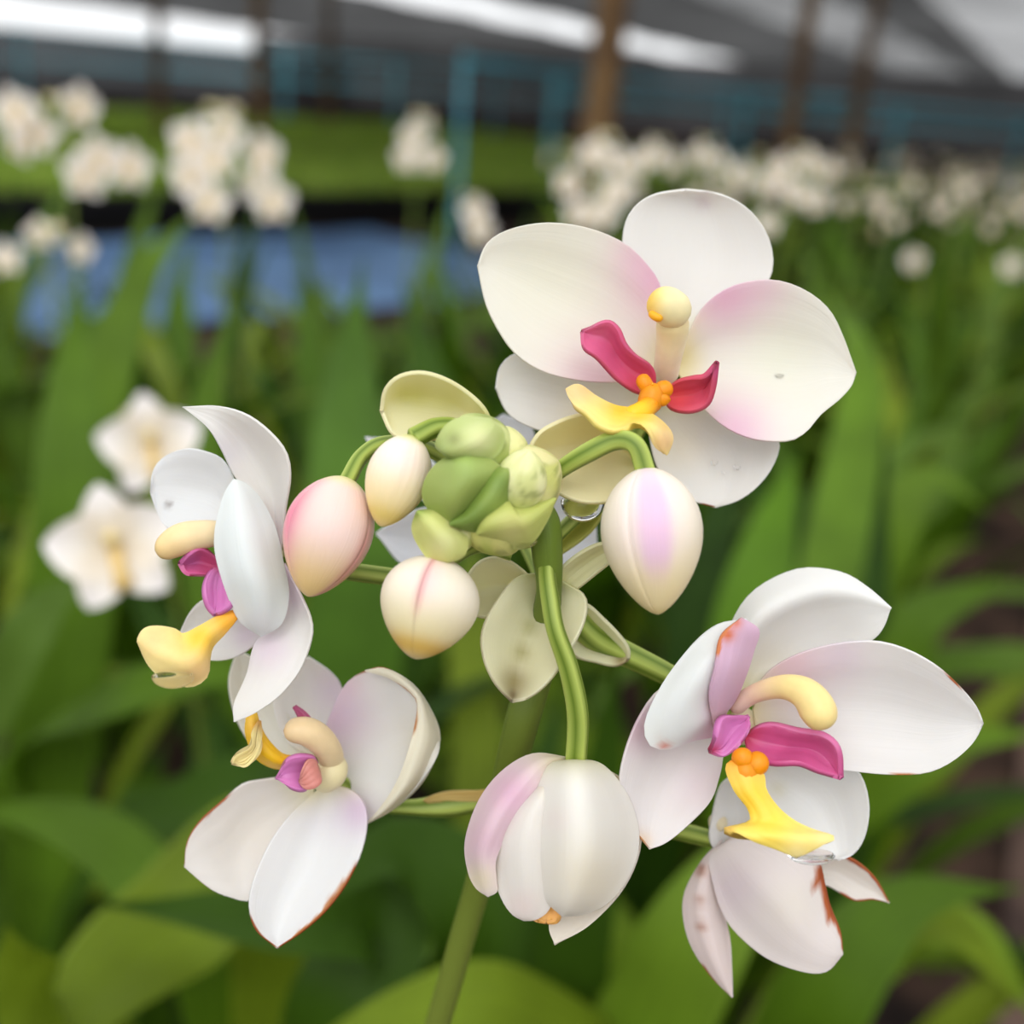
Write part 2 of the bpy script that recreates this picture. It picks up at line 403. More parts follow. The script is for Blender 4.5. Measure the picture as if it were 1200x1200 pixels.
for i in range(12):                                   # local: base at origin, arching towards +X
    rn = random.Random(100+i); L_ = rn.uniform(.50, .80); el = math.radians(rn.uniform(68, 84)); cur = rn.uniform(.75, 1.75)
    if i >= 8: el = math.radians(rn.uniform(82, 87)); cur = rn.uniform(.3, .6)
    P = [Vector((0, 0, 0))]; a = el
    for k_ in range(7):
        P.append(P[-1]+Vector((math.cos(a), 0, math.sin(a)))*L_/7); a -= cur/7*(.4+k_*.32)
    tw = rn.uniform(-.5, .5)
    nf = lambda s, p, t, tw=tw: Vector((-t.z, tw*s, t.x)) if True else None
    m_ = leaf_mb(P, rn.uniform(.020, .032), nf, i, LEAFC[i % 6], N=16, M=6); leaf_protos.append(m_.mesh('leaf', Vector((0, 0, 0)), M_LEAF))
def add_leaves(root, n, rn, sc=1.0, azs=None, tall=.3):
    for j in range(n):
        az = azs[j] if azs else 2*math.pi*(j+rn.random()*.7)/n
        k_ = rn.randrange(8, 12) if rn.random() < tall else rn.randrange(8)
        o = link('leaf', leaf_protos[k_], root, Vector((.012*math.cos(az), .012*math.sin(az), 0)))
        o.rotation_euler = (rn.uniform(-.08, .08), rn.uniform(-.06, .1), az); s = sc*rn.uniform(.85, 1.12); o.scale = (s, s, s)
# flower meshes for background spikes: face along +Z locally
def local_petal(mb, ang, ln, hw, cup, col, tipc, n=6, m=4, z0=0):
    ca, sa = math.cos(ang), math.sin(ang); rows = []; cl = []; uv = []
    for i in range(n+1):
        s = i/n; h = hw*math.sin(math.pi*min(.06+s*.94, 1)**.8)**.7+1e-5; r = []; c = []; u = []
        for j in range(m+1):
            q = 2*j/m-1; x = ln*s; y = h*q; z = z0+cup*math.sin(s*2.2)*ln+.25*h*q*q
            r.append(Vector((ca*x-sa*y, sa*x+ca*y, z))); c.append(mixc(col, tipc, s)); u.append(((q+1)/2, s))
        rows.append(r); cl.append(c); uv.append(u)
    mb.grid(rows, cl, uv)
FW = lin((246, 240, 234)); FP = lin((240, 214, 220))
def flower_mb(seed):
    rn = random.Random(seed); mb = MB()
    for k_ in range(5):
        local_petal(mb, math.pi/2+k_*2*math.pi/5+rn.uniform(-.08, .08), .026*rn.uniform(.9, 1.05), (.0125 if k_ in (1, 4) else .0095), rn.uniform(.1, .35), lin((242, 232, 204)), FW if rn.random() < .6 else FP)
    return mb
def lip_into(mb):
    tube(mb, [Vector((0, 0, 0)), Vector((0, -.003, .006)), Vector((0, -.009, .009)), Vector((0, -.014, .007))], [.0025, .003, .0028, .0045], lambda s, a: lin((238, 208, 140)), n=8, N=6)
    tube(mb, [Vector((0, .001, 0)), Vector((0, .005, .006)), Vector((0, .004, .011))], [.002, .0026, .003], lambda s, a: lin((240, 220, 160)), n=8, N=5)
far_flowers = []
for i in range(4):
    mb = flower_mb(i); lip_into(mb); far_flowers.append(mb.mesh('flower', Vector((0, 0, 0)), M_FARPET))
mb = MB(); lip_into(mb); LIP_ME = mb.mesh('flower', Vector((0, 0, 0)), M_FARPET)
PET_ME = []
for k_ in range(2):
    mb = MB(); local_petal(mb, 0, .026, (.0098, .013)[k_], .2, lin((246, 236, 214)), lin((248, 242, 242)), 12, 8); PET_ME.append(mb.mesh('petal', Vector((0, 0, 0)), M_FARPET))
def bud_me():
    mb = MB(); round_tube(mb, [Vector((0, 0, 0)), Vector((0, 0, .008)), Vector((0, 0, .018))], [.0035, .006, .003], lambda s, a: mixc(lin((206, 210, 140)), lin((240, 222, 190)), s), n=10)
    return mb.mesh('bud', Vector((0, 0, 0)), M_FARPET)
BUD_ME = bud_me()
def face(o, d, roll=0):
    o.rotation_euler = (d.to_track_quat('Z', 'Y') @ Matrix.Rotation(roll, 3, 'Z').to_quaternion()).to_euler()
def spike_plant(label, group, top, flowers, rn, nbuds=4, nleaf=7, near=False, spread=.05, lsc=1.0, base=None, tall=.15, fs=1.0):
    """orchid plant: leaves, one flower spike; flowers = list of world points or a number"""
    base = base if base is not None else Vector((top.x+rn.uniform(-.04, .04), top.y+rn.uniform(.0, .08), 0))
    root = thing('orchid_plant', label, 'orchid', base, group)
    add_leaves(root, nleaf, rn, lsc, tall=tall)
    t = top-base; mb = MB(); mid = t*.5+Vector((rn.uniform(-.02, .02), rn.uniform(-.02, .02), 0))
    tube(mb, [Vector((0, 0, 0)), mid, t], [.0045, .0035, .002], lambda s, a: lin((120, 140, 60)), n=7, N=8)
    st = link('flower_stalk', mb.mesh('flower_stalk', Vector((0, 0, 0)), M_STEM), root)
    if isinstance(flowers, int):
        pts = []
        for i in range(flowers):
            a = i*2.4+rn.random(); pts.append(top+Vector((math.cos(a)*spread*rn.uniform(.5, 1), math.sin(a)*spread*rn.uniform(.5, 1), -.02-rn.random()*spread*2.0)))
    else: pts = flowers
    for p in pts:
        out = (p-top); out.z = 0
        d = (out.normalized()*1.0 if out.length > .003 else Vector((0, -1, 0)))+(CM.translation-p).normalized()*.9+Vector((0, 0, .05))
        if near:
            fo = link('flower', LIP_ME, root, p-base); face(fo, d.normalized(), rn.uniform(-.3, .3)); fo.scale = (fs, fs, fs)
            for k_ in range(5):
                po = link('petal', PET_ME[1 if k_ in (1, 4) else 0], fo); po.rotation_euler = (0, 0, math.pi/2+k_*2*math.pi/5)
        else:
            fo = link('flower', rn.choice(far_flowers), root, p-base); face(fo, d.normalized(), rn.uniform(-.5, .5)); fo.scale = (fs, fs, fs)
        if near and len(pts) > 2:
            mb = MB(); q = Vector((0, 0, 0)); anchor = top+Vector((0, 0, min(p.z-top.z, 0)*.6))-p
            # stalk of the flower, kept as a piece of the plant
            tube(mb, [p-base, p-base+anchor*.5+Vector((0, 0, .004)), p-base+anchor], [.0014]*3, lambda s, a: lin((150, 165, 80)), n=6, N=6)
            link('pedicel', mb.mesh('pedicel', Vector((0, 0, 0)), M_STEM), root)
    for i in range(nbuds):
        a = i*2.4; b_ = link('bud', BUD_ME, root, t+Vector((math.cos(a)*.008, math.sin(a)*.008, .002*i-.006))); face(b_, Vector((math.cos(a), math.sin(a), .9-.2*i)))
        b_.scale = (.8, .8, .8)
    return root
rn = random.Random(11)
# the two loose flowers behind the left flower, on one plant each
spike_plant('orchid with two open white flowers, blurred, lowest at left edge beside the main spray', None, W(170, 500, .60),
            [W(135, 640, .43), W(177, 520, .54)], rn, 2, 6, True, base=Vector((-.22, .68, 0)), fs=1.0)
spike_plant('flowering orchid at the far upper left with two white flower clumps', None, W(75, 120, 1.25),
            [W(20, 130, 1.2), W(45, 155, 1.22), W(90, 125, 1.25), W(115, 185, 1.2), W(150, 195, 1.22), W(100, 205, 1.2), W(30, 165, 1.25)], rn, 5, 8, True)
spike_plant('flowering orchid with tall white double clump above the blue tarp, left of the main spray', None, W(262, 130, 1.3),
            [W(225, 165, 1.25), W(262, 155, 1.3), W(225, 205, 1.25), W(245, 235, 1.22), W(305, 180, 1.3), W(318, 235, 1.26), W(250, 185, 1.24), W(300, 215, 1.3)], rn, 6, 8, True)
spike_plant('orchid with small pale buds at left edge below the white clumps', None, W(50, 270, 1.1), [W(8, 302, 1.05), W(92, 292, 1.1), W(48, 275, 1.1)], rn, 4, 6, True, fs=.62)
spike_plant('orchid with one small white clump standing before the seedling bench', None, W(493, 135, 2.0), [W(485, 160, 2.0), W(505, 185, 2.0), W(478, 185, 2.0), W(495, 150, 2.05)], rn, 3, 7, True)
spike_plant('orchid with a single white flower near the foot of the teal upright', None, W(552, 232, 1.9), [W(555, 248, 1.9), W(562, 270, 1.9)], rn, 2, 7, True)
spike_plant('orchid with a tall white clump just left of the top flower', None, W(708, 160, 1.75),
            [W(700, 180, 1.7), W(668, 215, 1.75), W(720, 225, 1.7), W(680, 250, 1.75), W(725, 190, 1.75), W(705, 250, 1.7)], rn, 4, 7, True)
spike_plant('orchid with white clump just right of and behind the thick post', None, W(770, 165, 2.3), [W(765, 180, 2.3), W(785, 190, 2.3), W(752, 192, 2.3)], rn, 2, 7, True)
spike_plant('orchid with white clump behind the top petal of the top flower', None, W(828, 165, 2.3), [W(822, 182, 2.3), W(842, 190, 2.3), W(868, 205, 2.2)], rn, 2, 7, True)
spike_plant('orchid with broad white clump right of the top flower', None, W(940, 175, 2.1),
            [W(920, 195, 2.1), W(945, 190, 2.1), W(968, 200, 2.1), W(932, 225, 2.1), W(955, 235, 2.1), W(905, 215, 2.1), W(900, 262, 2.1)], rn, 3, 7, True)
spike_plant('orchid with two lone white flowers at the right edge, lowest of the right bed', None, W(1188, 285, 2.3), [W(1185, 312, 2.3), W(1072, 305, 2.2)], rn, 1, 7, True, fs=.9)
# rows of flowering orchids further back on the right
GR = 'flowering orchids crowded in the far right bed'
n_ = 0
for (u0, cc) in [(u_, c_) for u_ in (2.9, 3.3, 3.7, 4.1, 4.6, 5.1, 5.7, 6.4, 7.2, 8.0, 9.0) for c_ in (-.15, -.5, -.9, -1.3)]:
    p = uc(u0+rn.uniform(-.15, .15), cc+rn.uniform(-.1, .1)); top = Vector((p.x, p.y, rn.uniform(.68, .80)))
    spike_plant('flowering orchid with cream white spike among the crowd in the far right bed', GR, top, rn.choice((3, 4, 5)), rn, 3, 6, False, .05, fs=rn.uniform(.75, .95))
# non-flowering filler plants of the bed
GF = 'leafy orchids filling the bed'
def filler(x, y, nl=8, sc=1.0, tall=.18, label=None, group=GF):
    root = thing('orchid_plant', label or 'leafy orchid plant without flowers in the crowded green bed', 'orchid', Vector((x, y, 0)), group)
    add_leaves(root, nl, rn, sc, tall=tall); return root
for u_ in [1.0+.27*i for i in range(11)]:
    for c_ in (-.2, -.5, -.8, -1.1, -1.45, -1.8, -2.2, -2.6, -3.0):
        p = uc(u_+rn.uniform(-.09, .09), c_+rn.uniform(-.09, .09))
        if p.y < .85 or p.y > 3.1: continue
        if p.x < -p.y*.55-.3: continue
        if p.x < -.1 and p.y > 2.2+.7*rn.random(): continue
        filler(p.x, p.y, 8, .95 if p.y < 2.3 else .9)
for (x, y) in ((-.42, .78), (-.18, .86), (.12, .80), (.34, .92), (-.62, .95), (.02, .66), (-.28, .58), (.22, .6)):
    filler(x, y, 8, .92, .15, 'leafy orchid plant without flowers directly below the main spray', 'leafy orchids under the spray')

# hand placed big blurred leaves; each belongs to a plant rooted in the soil
def placed(name_label, base, leaves, group=None):
    base = Vector(base); root = thing('orchid_plant', name_label, 'orchid', base, group)
    for i, (P, wd, c) in enumerate(leaves):
        pts = [W(*p) for p in P]
        first = base+Vector((rn.uniform(-.015, .015), rn.uniform(-.015, .015), 0))
        PP = [first, first.lerp(pts[0], .5)+Vector((0, 0, .08))]+pts
        nf = lambda s, p, t: (CM.translation-p).normalized()*.7+Vector((0, 0, .7))
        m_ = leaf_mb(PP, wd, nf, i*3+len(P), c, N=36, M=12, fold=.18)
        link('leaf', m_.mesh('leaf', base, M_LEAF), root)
LG = (116, 152, 58); MG = (84, 128, 44); DG = (58, 98, 34); BG_ = (92, 134, 84)
placed('big leaved orchid plant at the bottom left corner, broad pale leaves under the left flowers', (-.10, .42, 0), [
    ([(330, 1010, .46), (200, 1090, .43), (100, 1180, .38), (60, 1290, .36)], .024, LG),
    ([(250, 1150, .5), (150, 1010, .50), (60, 960, .50), (-60, 950, .5)], .016, MG),
    ([(380, 1230, .42), (440, 1090, .42), (300, 1075, .38), (110, 1060, .36)], .020, DG),
    ([(150, 1260, .42), (60, 1200, .36), (22, 1140, .34), (8, 1085, .33)], .015, LG)])
placed('big leaved orchid plant at the bottom centre, broad pale leaf across the lower edge', (.05, .40, 0), [
    ([(760, 1330, .46), (620, 1210, .38), (480, 1200, .35), (330, 1240, .34)], .021, LG),
    ([(520, 1330, .48), (560, 1100, .44), (470, 1000, .42), (380, 1060, .38)], .024, DG),
    ([(670, 1300, .5), (665, 1150, .44), (700, 950, .42), (725, 760, .40)], .016, DG)])
placed('big leaved orchid plant with long leaf rising behind the lowest flower, bottom right of centre', (.14, .44, 0), [
    ([(720, 1330, .46), (790, 1150, .42), (880, 1010, .42), (990, 900, .44)], .022, (108, 152, 66)),
    ([(900, 1330, .5), (960, 1180, .46), (1060, 1060, .46), (1200, 1040, .46)], .020, MG),
    ([(860, 1350, .5), (980, 1130, .52), (1100, 1080, .50), (1210, 1190, .46)], .018, LG)])
placed('orchid plant at the left edge with pale blade reaching up to the blurred white flower', (-.34, .62, 0), [
    ([(-30, 950, .62), (10, 790, .55), (60, 710, .54), (115, 670, .54)], .016, BG_),
    ([(60, 900, .7), (90, 640, .66), (85, 470, .66), (90, 330, .68)], .026, (92, 138, 62)),
    ([(20, 900, .7), (110, 830, .6), (240, 790, .58), (370, 790, .60)], .016, MG),
    ([(60, 700, .8), (120, 460, .78), (170, 320, .80), (235, 240, .84)], .018, (96, 140, 66)),
    ([(120, 1000, .6), (230, 940, .56), (330, 880, .55), (300, 800, .58)], .018, DG)])
placed('orchid plant with broad upright leaf behind the green bud cluster', (-.06, .74, 0), [
    ([(410, 900, .74), (420, 640, .70), (410, 470, .70), (425, 300, .72)], .032, (84, 132, 74)),
    ([(430, 900, .8), (520, 600, .8), (500, 440, .84), (470, 320, .9)], .024, DG),
    ([(330, 900, .7), (250, 700, .66), (240, 480, .7), (290, 330, .8)], .016, MG)])
placed('orchid plant with upright bright leaf below the right petal of the top flower', (.20, .74, 0), [
    ([(880, 1000, .7), (875, 800, .66), (900, 640, .66), (940, 520, .70)], .026, (90, 142, 52)),
    ([(960, 900, .9), (1040, 640, .84), (1090, 560, .84), (1160, 600, .84)], .020, (104, 150, 66)),
    ([(930, 900, .8), (980, 640, .84), (1010, 430, .9), (960, 330, 1.0)], .024, (100, 148, 64)),
    ([(1000, 1000, .8), (1060, 760, .76), (1130, 700, .76), (1220, 690, .76)], .018, MG)])
placed('orchid plant at the right edge with long blades leaning over the path', (.33, .80, 0), [
    ([(960, 1000, .8), (1040, 920, .74), (1120, 870, .72), (1240, 860, .72)], .020, (100, 146, 56)),
    ([(960, 900, .9), (1050, 800, .84), (1120, 780, .82), (1230, 800, .82)], .018, MG),
    ([(1000, 1150, .66), (1080, 1090, .60), (1150, 1100, .58), (1220, 1200, .56)], .016, (110, 152, 60))])

# ------------------------------------------------------------------ the main orchid spray
_a, _b = Wm(562, 1030, 184), Wm(500, 1260, 200); _d = (_b-_a).normalized(); _d = (_d+Vector((0, 0, -1.2))).normalized(); ROOT = _b+_d*(_b.z/-_d.z)
spray = thing('orchid_spray', 'large sharp white and pink orchid spray with yellow lips, nearest to the viewer', 'orchid', ROOT)
add_leaves(spray, 3, random.Random(5), .75, azs=[1.9, 2.9, .6])
def const(c): return lambda *a: c
mb = MB()
stalk_px = [(500, 1260, 200), (530, 1140, 191), (562, 1030, 184), (590, 930, 177), (610, 850, 171), (627, 790, 169), (637, 735, 164), (643, 690, 157), (641, 650, 155), (636, 610, 154), (618, 586, 154)]
pts = [ROOT]+[ROOT.lerp(Wm(*stalk_px[0]), q) for q in (.2, .4, .6, .8, .92)]+[Wm(*p) for p in stalk_px]
rad = [.0032]+[.0028]*5+[r*p[2]/F/1000 for r, p in zip((15, 15, 16, 18, 20, 20, 18, 15, 18, 19, 14), stalk_px)]
tube(mb, pts, rad, lambda s, a: mixc(lin((112, 118, 48)), lin((100, 124, 40)), s), n=20, ribs=5, ribd=.03)
link('flower_stalk', mb.mesh('flower_stalk', ROOT, M_STEM), spray)
def striped(c0, c1): return lambda s, a: mixc(c0, c1, .5+.5*math.cos(4*a))
GS = striped(lin((92, 116, 28)), lin((172, 188, 92)))
def flower(hubpx, hubr, label, ped=None, pedr=None, hubc=CREAM):
    """the flower's own mesh is the small receptacle its pieces grow from; ped = its stalk"""
    x, y, d = hubpx; mb = MB(); c = Wm(x, y, d); r = hubr*d/F/1000
    round_tube(mb, [c+(CM.to_3x3() @ Vector((0, 0, -r*1.6))), c, c+(CM.to_3x3() @ Vector((0, 0, r*.5)))], [r*.7, r, r*.8], const(hubc), n=14)
    o = link('flower', mb.mesh('flower', ROOT, M_PET), spray); o['label'] = label
    if ped: px_tube(o, 'pedicel', ROOT, ped, pedr, GS, ribs=4, ribd=.08)
    return o
Y2 = lin((238, 230, 190))
# --- flower A, top right, facing the camera
A = flower((778, 448, 167), 16, 'open flower facing the camera, top right', [(640, 640, 160), (690, 590, 168), (715, 560, 172), (750, 500, 171), (775, 462, 169)], [8, 9, 10, 10, 9])
petal(A, (782, 415), [(758, 360), (734, 312), (730, 276), (740, 247), (764, 229)], [(812, 385), (855, 362), (893, 340), (906, 312), (900, 277), (878, 246), (845, 228)], (803, 222),
      [168, (169, 171, 169), (168, 171.5, 168), (167, 170, 167), 167], ROOT, 'sepal', WH, Y2, [(825, 236, 10, lin((215, 198, 205)), .5)])
petal(A, (772, 425), [(776, 365), (773, 332), (756, 307), (732, 285), (692, 268), (644, 261), (600, 268), (572, 284)],
      [(750, 444), (715, 448), (680, 446), (640, 437), (610, 420), (590, 397), (570, 358)], (560, 312),
      [167, (164.5, 167, 165), (162.5, 165.5, 163), (161.5, 164, 162), 162], ROOT, 'petal', lin((242, 238, 228)), Y2,
      [(775, 330, 48, PINK, .95), (745, 300, 30, PINK, .5), (700, 452, 55, PINK, .6), (640, 330, 70, lin((240, 236, 214)), .5)])
petal(A, (790, 430), [(806, 392), (822, 362), (845, 342), (872, 331), (908, 328), (944, 340), (972, 363), (989, 396)],
      [(806, 455), (828, 482), (852, 502), (884, 515), (924, 517), (945, 506), (962, 486), (984, 468), (998, 452)], (1003, 437),
      [167, (165, 167.5, 165), (163, 166.5, 162), (162, 166, 161.5), (163, 164.5, 163), 163.5], ROOT, 'petal', lin((242, 238, 228)), lin((240, 228, 180)),
      [(850, 345, 44, PINK, .9), (895, 335, 30, PINK, .4), (860, 505, 42, PINK, .85), (800, 420, 20, lin((238, 222, 165)), .6), (910, 420, 50, lin((238, 238, 212)), .4)])
petal(A, (770, 460), [(720, 436), (660, 425), (625, 415), (602, 415), (586, 430)], [(735, 500), (690, 510), (650, 508), (620, 500), (595, 484)], (581, 455),
      [169, (171, 171.5, 170), (171, 172, 171), (170, 171, 170), 170], ROOT, 'sepal', WH, Y2, [(690, 490, 40, CREAM, .6)])
petal(A, (778, 465), [(835, 478), (880, 492), (905, 505), (914, 522), (905, 548), (888, 570), (866, 586)], [(762, 500), (764, 528), (772, 552), (786, 573), (808, 586)], (838, 594),
      [169, (169, 171, 169), (168, 171, 168), (168, 169.5, 168), 168], ROOT, 'sepal', WH, Y2, [(790, 520, 36, CREAM, .5)], [('R', .9, 1.0, .03, BROWN)])
px_tube(A, 'column', ROOT, [(779, 446, 166), (783, 420, 162), (788, 388, 159), (786, 366, 157)], [15, 16, 19, 21], lambda s, a: mixc(lin((240, 232, 208)), lin((240, 220, 160)), s), M_LIP, True)
cap = px_tube(A, 'anther_cap', ROOT, [(799, 376, 158), (784, 360, 156), (758, 354, 156)], [20, 23, 20], lambda s, a: mixc(lin((242, 230, 180)), lin((248, 206, 90)), sm(.5, 1, s)), M_LIP, True)
px_tube(A, 'pollinia', ROOT, [(761, 366, 154.9), (768, 371, 154.4), (777, 374, 154.3)], [4, 5, 4], const(lin((250, 180, 40))), M_LIP, True)
petal(A, (768, 452), [(765, 430), (745, 416), (732, 402), (724, 384), (710, 376)], [(752, 462), (725, 446), (700, 420), (684, 408)], (682, 388),
      [163, (160, 162, 160), (157, 160, 158), (156, 158, 156), 157], ROOT, 'lip_side_lobe', MAG, None, [(755, 452, 26, lin((214, 72, 84)), .8), (695, 388, 18, lin((216, 110, 150)), .6)], (), .0008, M_LIP)
petal(A, (776, 458), [(795, 446), (812, 442), (826, 440)], [(785, 478), (808, 483), (828, 475), (836, 455)], (840, 425),
      [163, (160, 162, 160), (157.5, 160, 158), 155.5], ROOT, 'lip_side_lobe', lin((214, 88, 116)), None, [(790, 465, 24, lin((222, 76, 70)), .8), (838, 435, 12, ROSE, .7)], (), .0008, M_LIP)
mb = MB()
for (x0, y0, x1, y1, r) in ((750, 440, 762, 460, 9), (786, 452, 768, 462, 11), (768, 450, 758, 484, 15), (776, 462, 774, 474, 12), (762, 460, 756, 466, 13), (758, 474, 744, 486, 10)):
    round_tube(mb, [Wm(x0, y0, 158.5), Wm((x0+x1)/2, (y0+y1)/2, 158), Wm(x1, y1, 158.5)], [r*158/F/1000]*3, const(ORA), n=14)
for i in range(26):
    x, y = random.uniform(745, 790), random.uniform(436, 480)
    if (x-770)**2+(y-458)**2 < 110: round_tube(mb, [Wm(x, y, 156.9), Wm(x+.6, y+.6, 156.6)], [.00018]*2, const(lin((246, 176, 40)) if i % 2 else lin((206, 96, 20))), n=6)
link('lip_callus', mb.mesh('lip_callus', ROOT, M_LIP), A)
petal(A, (664, 458), [(678, 453), (698, 467), (722, 478), (750, 482), (772, 494), (786, 512)], [(672, 476), (688, 487), (702, 501), (722, 507), (744, 499), (758, 506), (766, 522)], (780, 532),
      [155, (156, 153, 151), (156, 152, 149.5), (156, 153, 150), (155, 151.5, 151), 153], ROOT, 'lip_middle_lobe', lin((248, 230, 140)), None,
      [(726, 484, 20, YEL, .9), (750, 486, 16, YEL, .9), (674, 462, 20, PEACH, .95), (776, 518, 18, PEACH, .95)], (), .0009, M_LIP)
px_tube(A, 'lip_neck', ROOT, [(766, 470, 158), (752, 482, 156), (732, 488, 155)], [11, 12, 10], lambda s, a: mixc(ORA, YEL, sm(.1, .6, s)), M_LIP, True)
# --- flower B, left, seen from the side
B = flower((318, 650, 162), 14, 'open flower seen from the side, far left', [(636, 710, 164), (560, 694, 166), (470, 678, 166), (400, 668, 165), (345, 655, 163)], [9, 9, 10, 10, 9])
petal(B, (328, 655), [(334, 600), (340, 560), (335, 530), (315, 505), (287, 485), (253, 476)], [(316, 620), (297, 585), (276, 560), (258, 524), (242, 500)], (214, 477),
      [162, (160, 163, 161), (156, 162, 161), (155, 160, 159), (156, 157, 157), 157], ROOT, 'sepal', WH, None, [(330, 640, 35, lin((236, 208, 220)), .5), (262, 530, 25, lin((226, 220, 230)), .5)])
petal(B, (272, 605), [(276, 570), (262, 540), (240, 529), (218, 526), (194, 534), (180, 550)], [(262, 622), (235, 624), (210, 624), (190, 612)], (177, 578),
      [165, (164, 166, 164), (164, 167, 164), (165, 166, 165), 165], ROOT, 'petal', lin((238, 238, 238)), CREAM, [(197, 592, 4, lin((110, 95, 90)), .8)])
petal(B, (306, 745), [(282, 728), (268, 700), (254, 655), (252, 625), (258, 595), (265, 575)], [(330, 730), (338, 695), (331, 657), (322, 618), (305, 585), (288, 567)], (274, 562),
      [156, (155, 153, 156), (153, 151, 156), (153, 151, 156), (153, 152, 156), 153], ROOT, 'petal', lin((238, 242, 240)), None, [(305, 730, 20, lin((228, 224, 226)), .6)])
petal(B, (333, 660), [(350, 692), (364, 724), (365, 748), (352, 785), (328, 815), (300, 835)], [(334, 700), (326, 732), (300, 753), (290, 790), (275, 825)], (275, 846),
      [160, (156, 160, 160), (154, 158, 160), (153, 155, 158), (153, 154, 156), 154], ROOT, 'sepal', WH, lin((238, 214, 226)), [(315, 760, 26, LILAC, .5), (340, 700, 22, lin((234, 216, 228)), .7)])
petal(B, (312, 728), [(290, 714), (262, 700), (238, 703), (222, 718)], [(302, 752), (276, 770), (248, 774), (222, 764)], (211, 742),
      [164, (165, 167, 165), (166, 168, 166), 167], ROOT, 'sepal', WH, None, [(290, 745, 18, LILAC, .5)])
px_tube(B, 'column', ROOT, [(268, 625, 158), (240, 626, 156), (210, 633, 155), (184, 650, 155)], [13, 17, 19, 12], lambda s, a: mixc(lin((240, 222, 188)), lin((246, 214, 150)), s), M_LIP, True)
petal(B, (262, 662), [(250, 650), (235, 642), (222, 648)], [(252, 674), (232, 674), (218, 672)], (211, 660), [158, (156, 158, 157), (154, 157, 155), 155], ROOT, 'lip_side_lobe', ROSE, None, [(245, 660, 16, MAG, .5), (222, 655, 12, ORCH, .8)], (), .0008, M_LIP)
petal(B, (262, 668), [(248, 668), (239, 685), (242, 708)], [(270, 690), (271, 708), (262, 717)], (252, 721), [157, (155, 156, 155), (154, 155.5, 154), 154.5], ROOT, 'lip_side_lobe', ORCH, MAG, (), (), .0008, M_LIP)
petal(B, (278, 716), [(262, 720), (235, 735), (215, 744), (203, 738), (184, 735), (170, 738)], [(276, 726), (262, 742), (246, 758), (242, 775), (240, 794), (222, 804), (195, 796), (177, 780)], (164, 750),
      [156, (155, 154, 155), (154, 152, 154), (154, 151, 153), (153, 151, 152), 152], ROOT, 'lip_middle_lobe', PALEY, ORA, [(235, 750, 24, YEL, .9), (262, 730, 14, lin((250, 180, 20)), .8), (232, 785, 16, PEACH, .7), (180, 750, 14, PEACH, .6)], (), .0011, M_LIP, basez=.25)
# --- flower C, lower left
Cf = flower((388, 905, 172), 15, 'open flower with brown edged sepals, lower left', [(590, 935, 178), (530, 943, 177), (480, 946, 176), (430, 940, 175), (398, 915, 173)], [8, 14, 9, 9, 8])
petal(Cf, (378, 890), [(340, 872), (322, 835), (322, 800), (335, 778)], [(388, 862), (400, 830), (400, 805), (388, 788)], (362, 770), [174, (175, 177, 175), (176, 178, 176), 176], ROOT, 'sepal', WH, CREAM, [(395, 810, 30, LILAC, .5)])
petal(Cf, (370, 895), [(325, 900), (300, 880), (278, 845), (268, 800)], [(345, 850), (320, 810), (300, 775)], (278, 762), [174, (175, 177, 176), (176, 179, 177), 177], ROOT, 'petal', lin((238, 234, 222)), CREAM)
petal(Cf, (392, 915), [(380, 865), (390, 830), (404, 803), (424, 788), (450, 783), (478, 801), (498, 822)], [(408, 938), (430, 962), (455, 950), (482, 930), (503, 903), (514, 880)], (513, 855),
      [173, (172, 174, 171), (170, 173, 170), (168, 171, 168), (166, 167, 166), (169, 170, 169)], ROOT, 'petal', lin((240, 238, 234)), Y2,
      [(395, 840, 40, LILAC, .8), (405, 800, 20, PINK, .4), (420, 950, 20, LILAC, .4), (500, 870, 30, lin((240, 234, 214)), .6)], [('L', .5, .85, .03, BROWN)])
petal(Cf, (380, 918), [(350, 945), (328, 970), (310, 1000), (296, 1035), (292, 1062), (300, 1090)], [(410, 925), (427, 942), (430, 968), (423, 1000), (407, 1034), (383, 1066), (354, 1092)], (325, 1111),
      [172, (168, 171, 168), (165, 169, 165), (163, 167, 163), (162, 165, 162), 163], ROOT, 'sepal', lin((240, 239, 238)), Y2, [(420, 950, 26, LILAC, .8), (380, 960, 30, lin((232, 224, 230)), .3)],
      [('R', .50, 1.0, .13, lin((196, 134, 84))), ('R', .48, 1.0, .04, BROWN), ('L', .78, 1.0, .05, BROWN)])
petal(Cf, (372, 912), [(340, 910), (305, 914), (284, 919), (262, 937), (234, 962), (219, 987)], [(360, 950), (335, 985), (310, 1020), (294, 1054), (272, 1052), (246, 1041)], (216, 1016),
      [173, (171, 173, 172), (169, 172, 170), (168, 171, 169), (167, 168, 168), 167], ROOT, 'sepal', lin((240, 234, 228)), Y2, [(300, 980, 40, lin((236, 226, 214)), .5)],
      [('L', .5, 1.0, .035, BROWN), ('R', .85, 1.0, .03, BROWN)])
px_tube(Cf, 'column', ROOT, [(392, 908, 170), (384, 878, 165), (362, 858, 162), (332, 856, 161)], [13, 16, 17, 13], lambda s, a: mixc(lin((238, 220, 176)), lin((242, 212, 166)), s), M_LIP, True)
petal(Cf, (366, 905), [(370, 888), (350, 885), (334, 892)], [(360, 925), (342, 924)], (324, 912), [165, (161, 163, 161), (160, 161, 160), 161], ROOT, 'lip_side_lobe', ORCH, MAG, (), (), .0008, M_LIP)
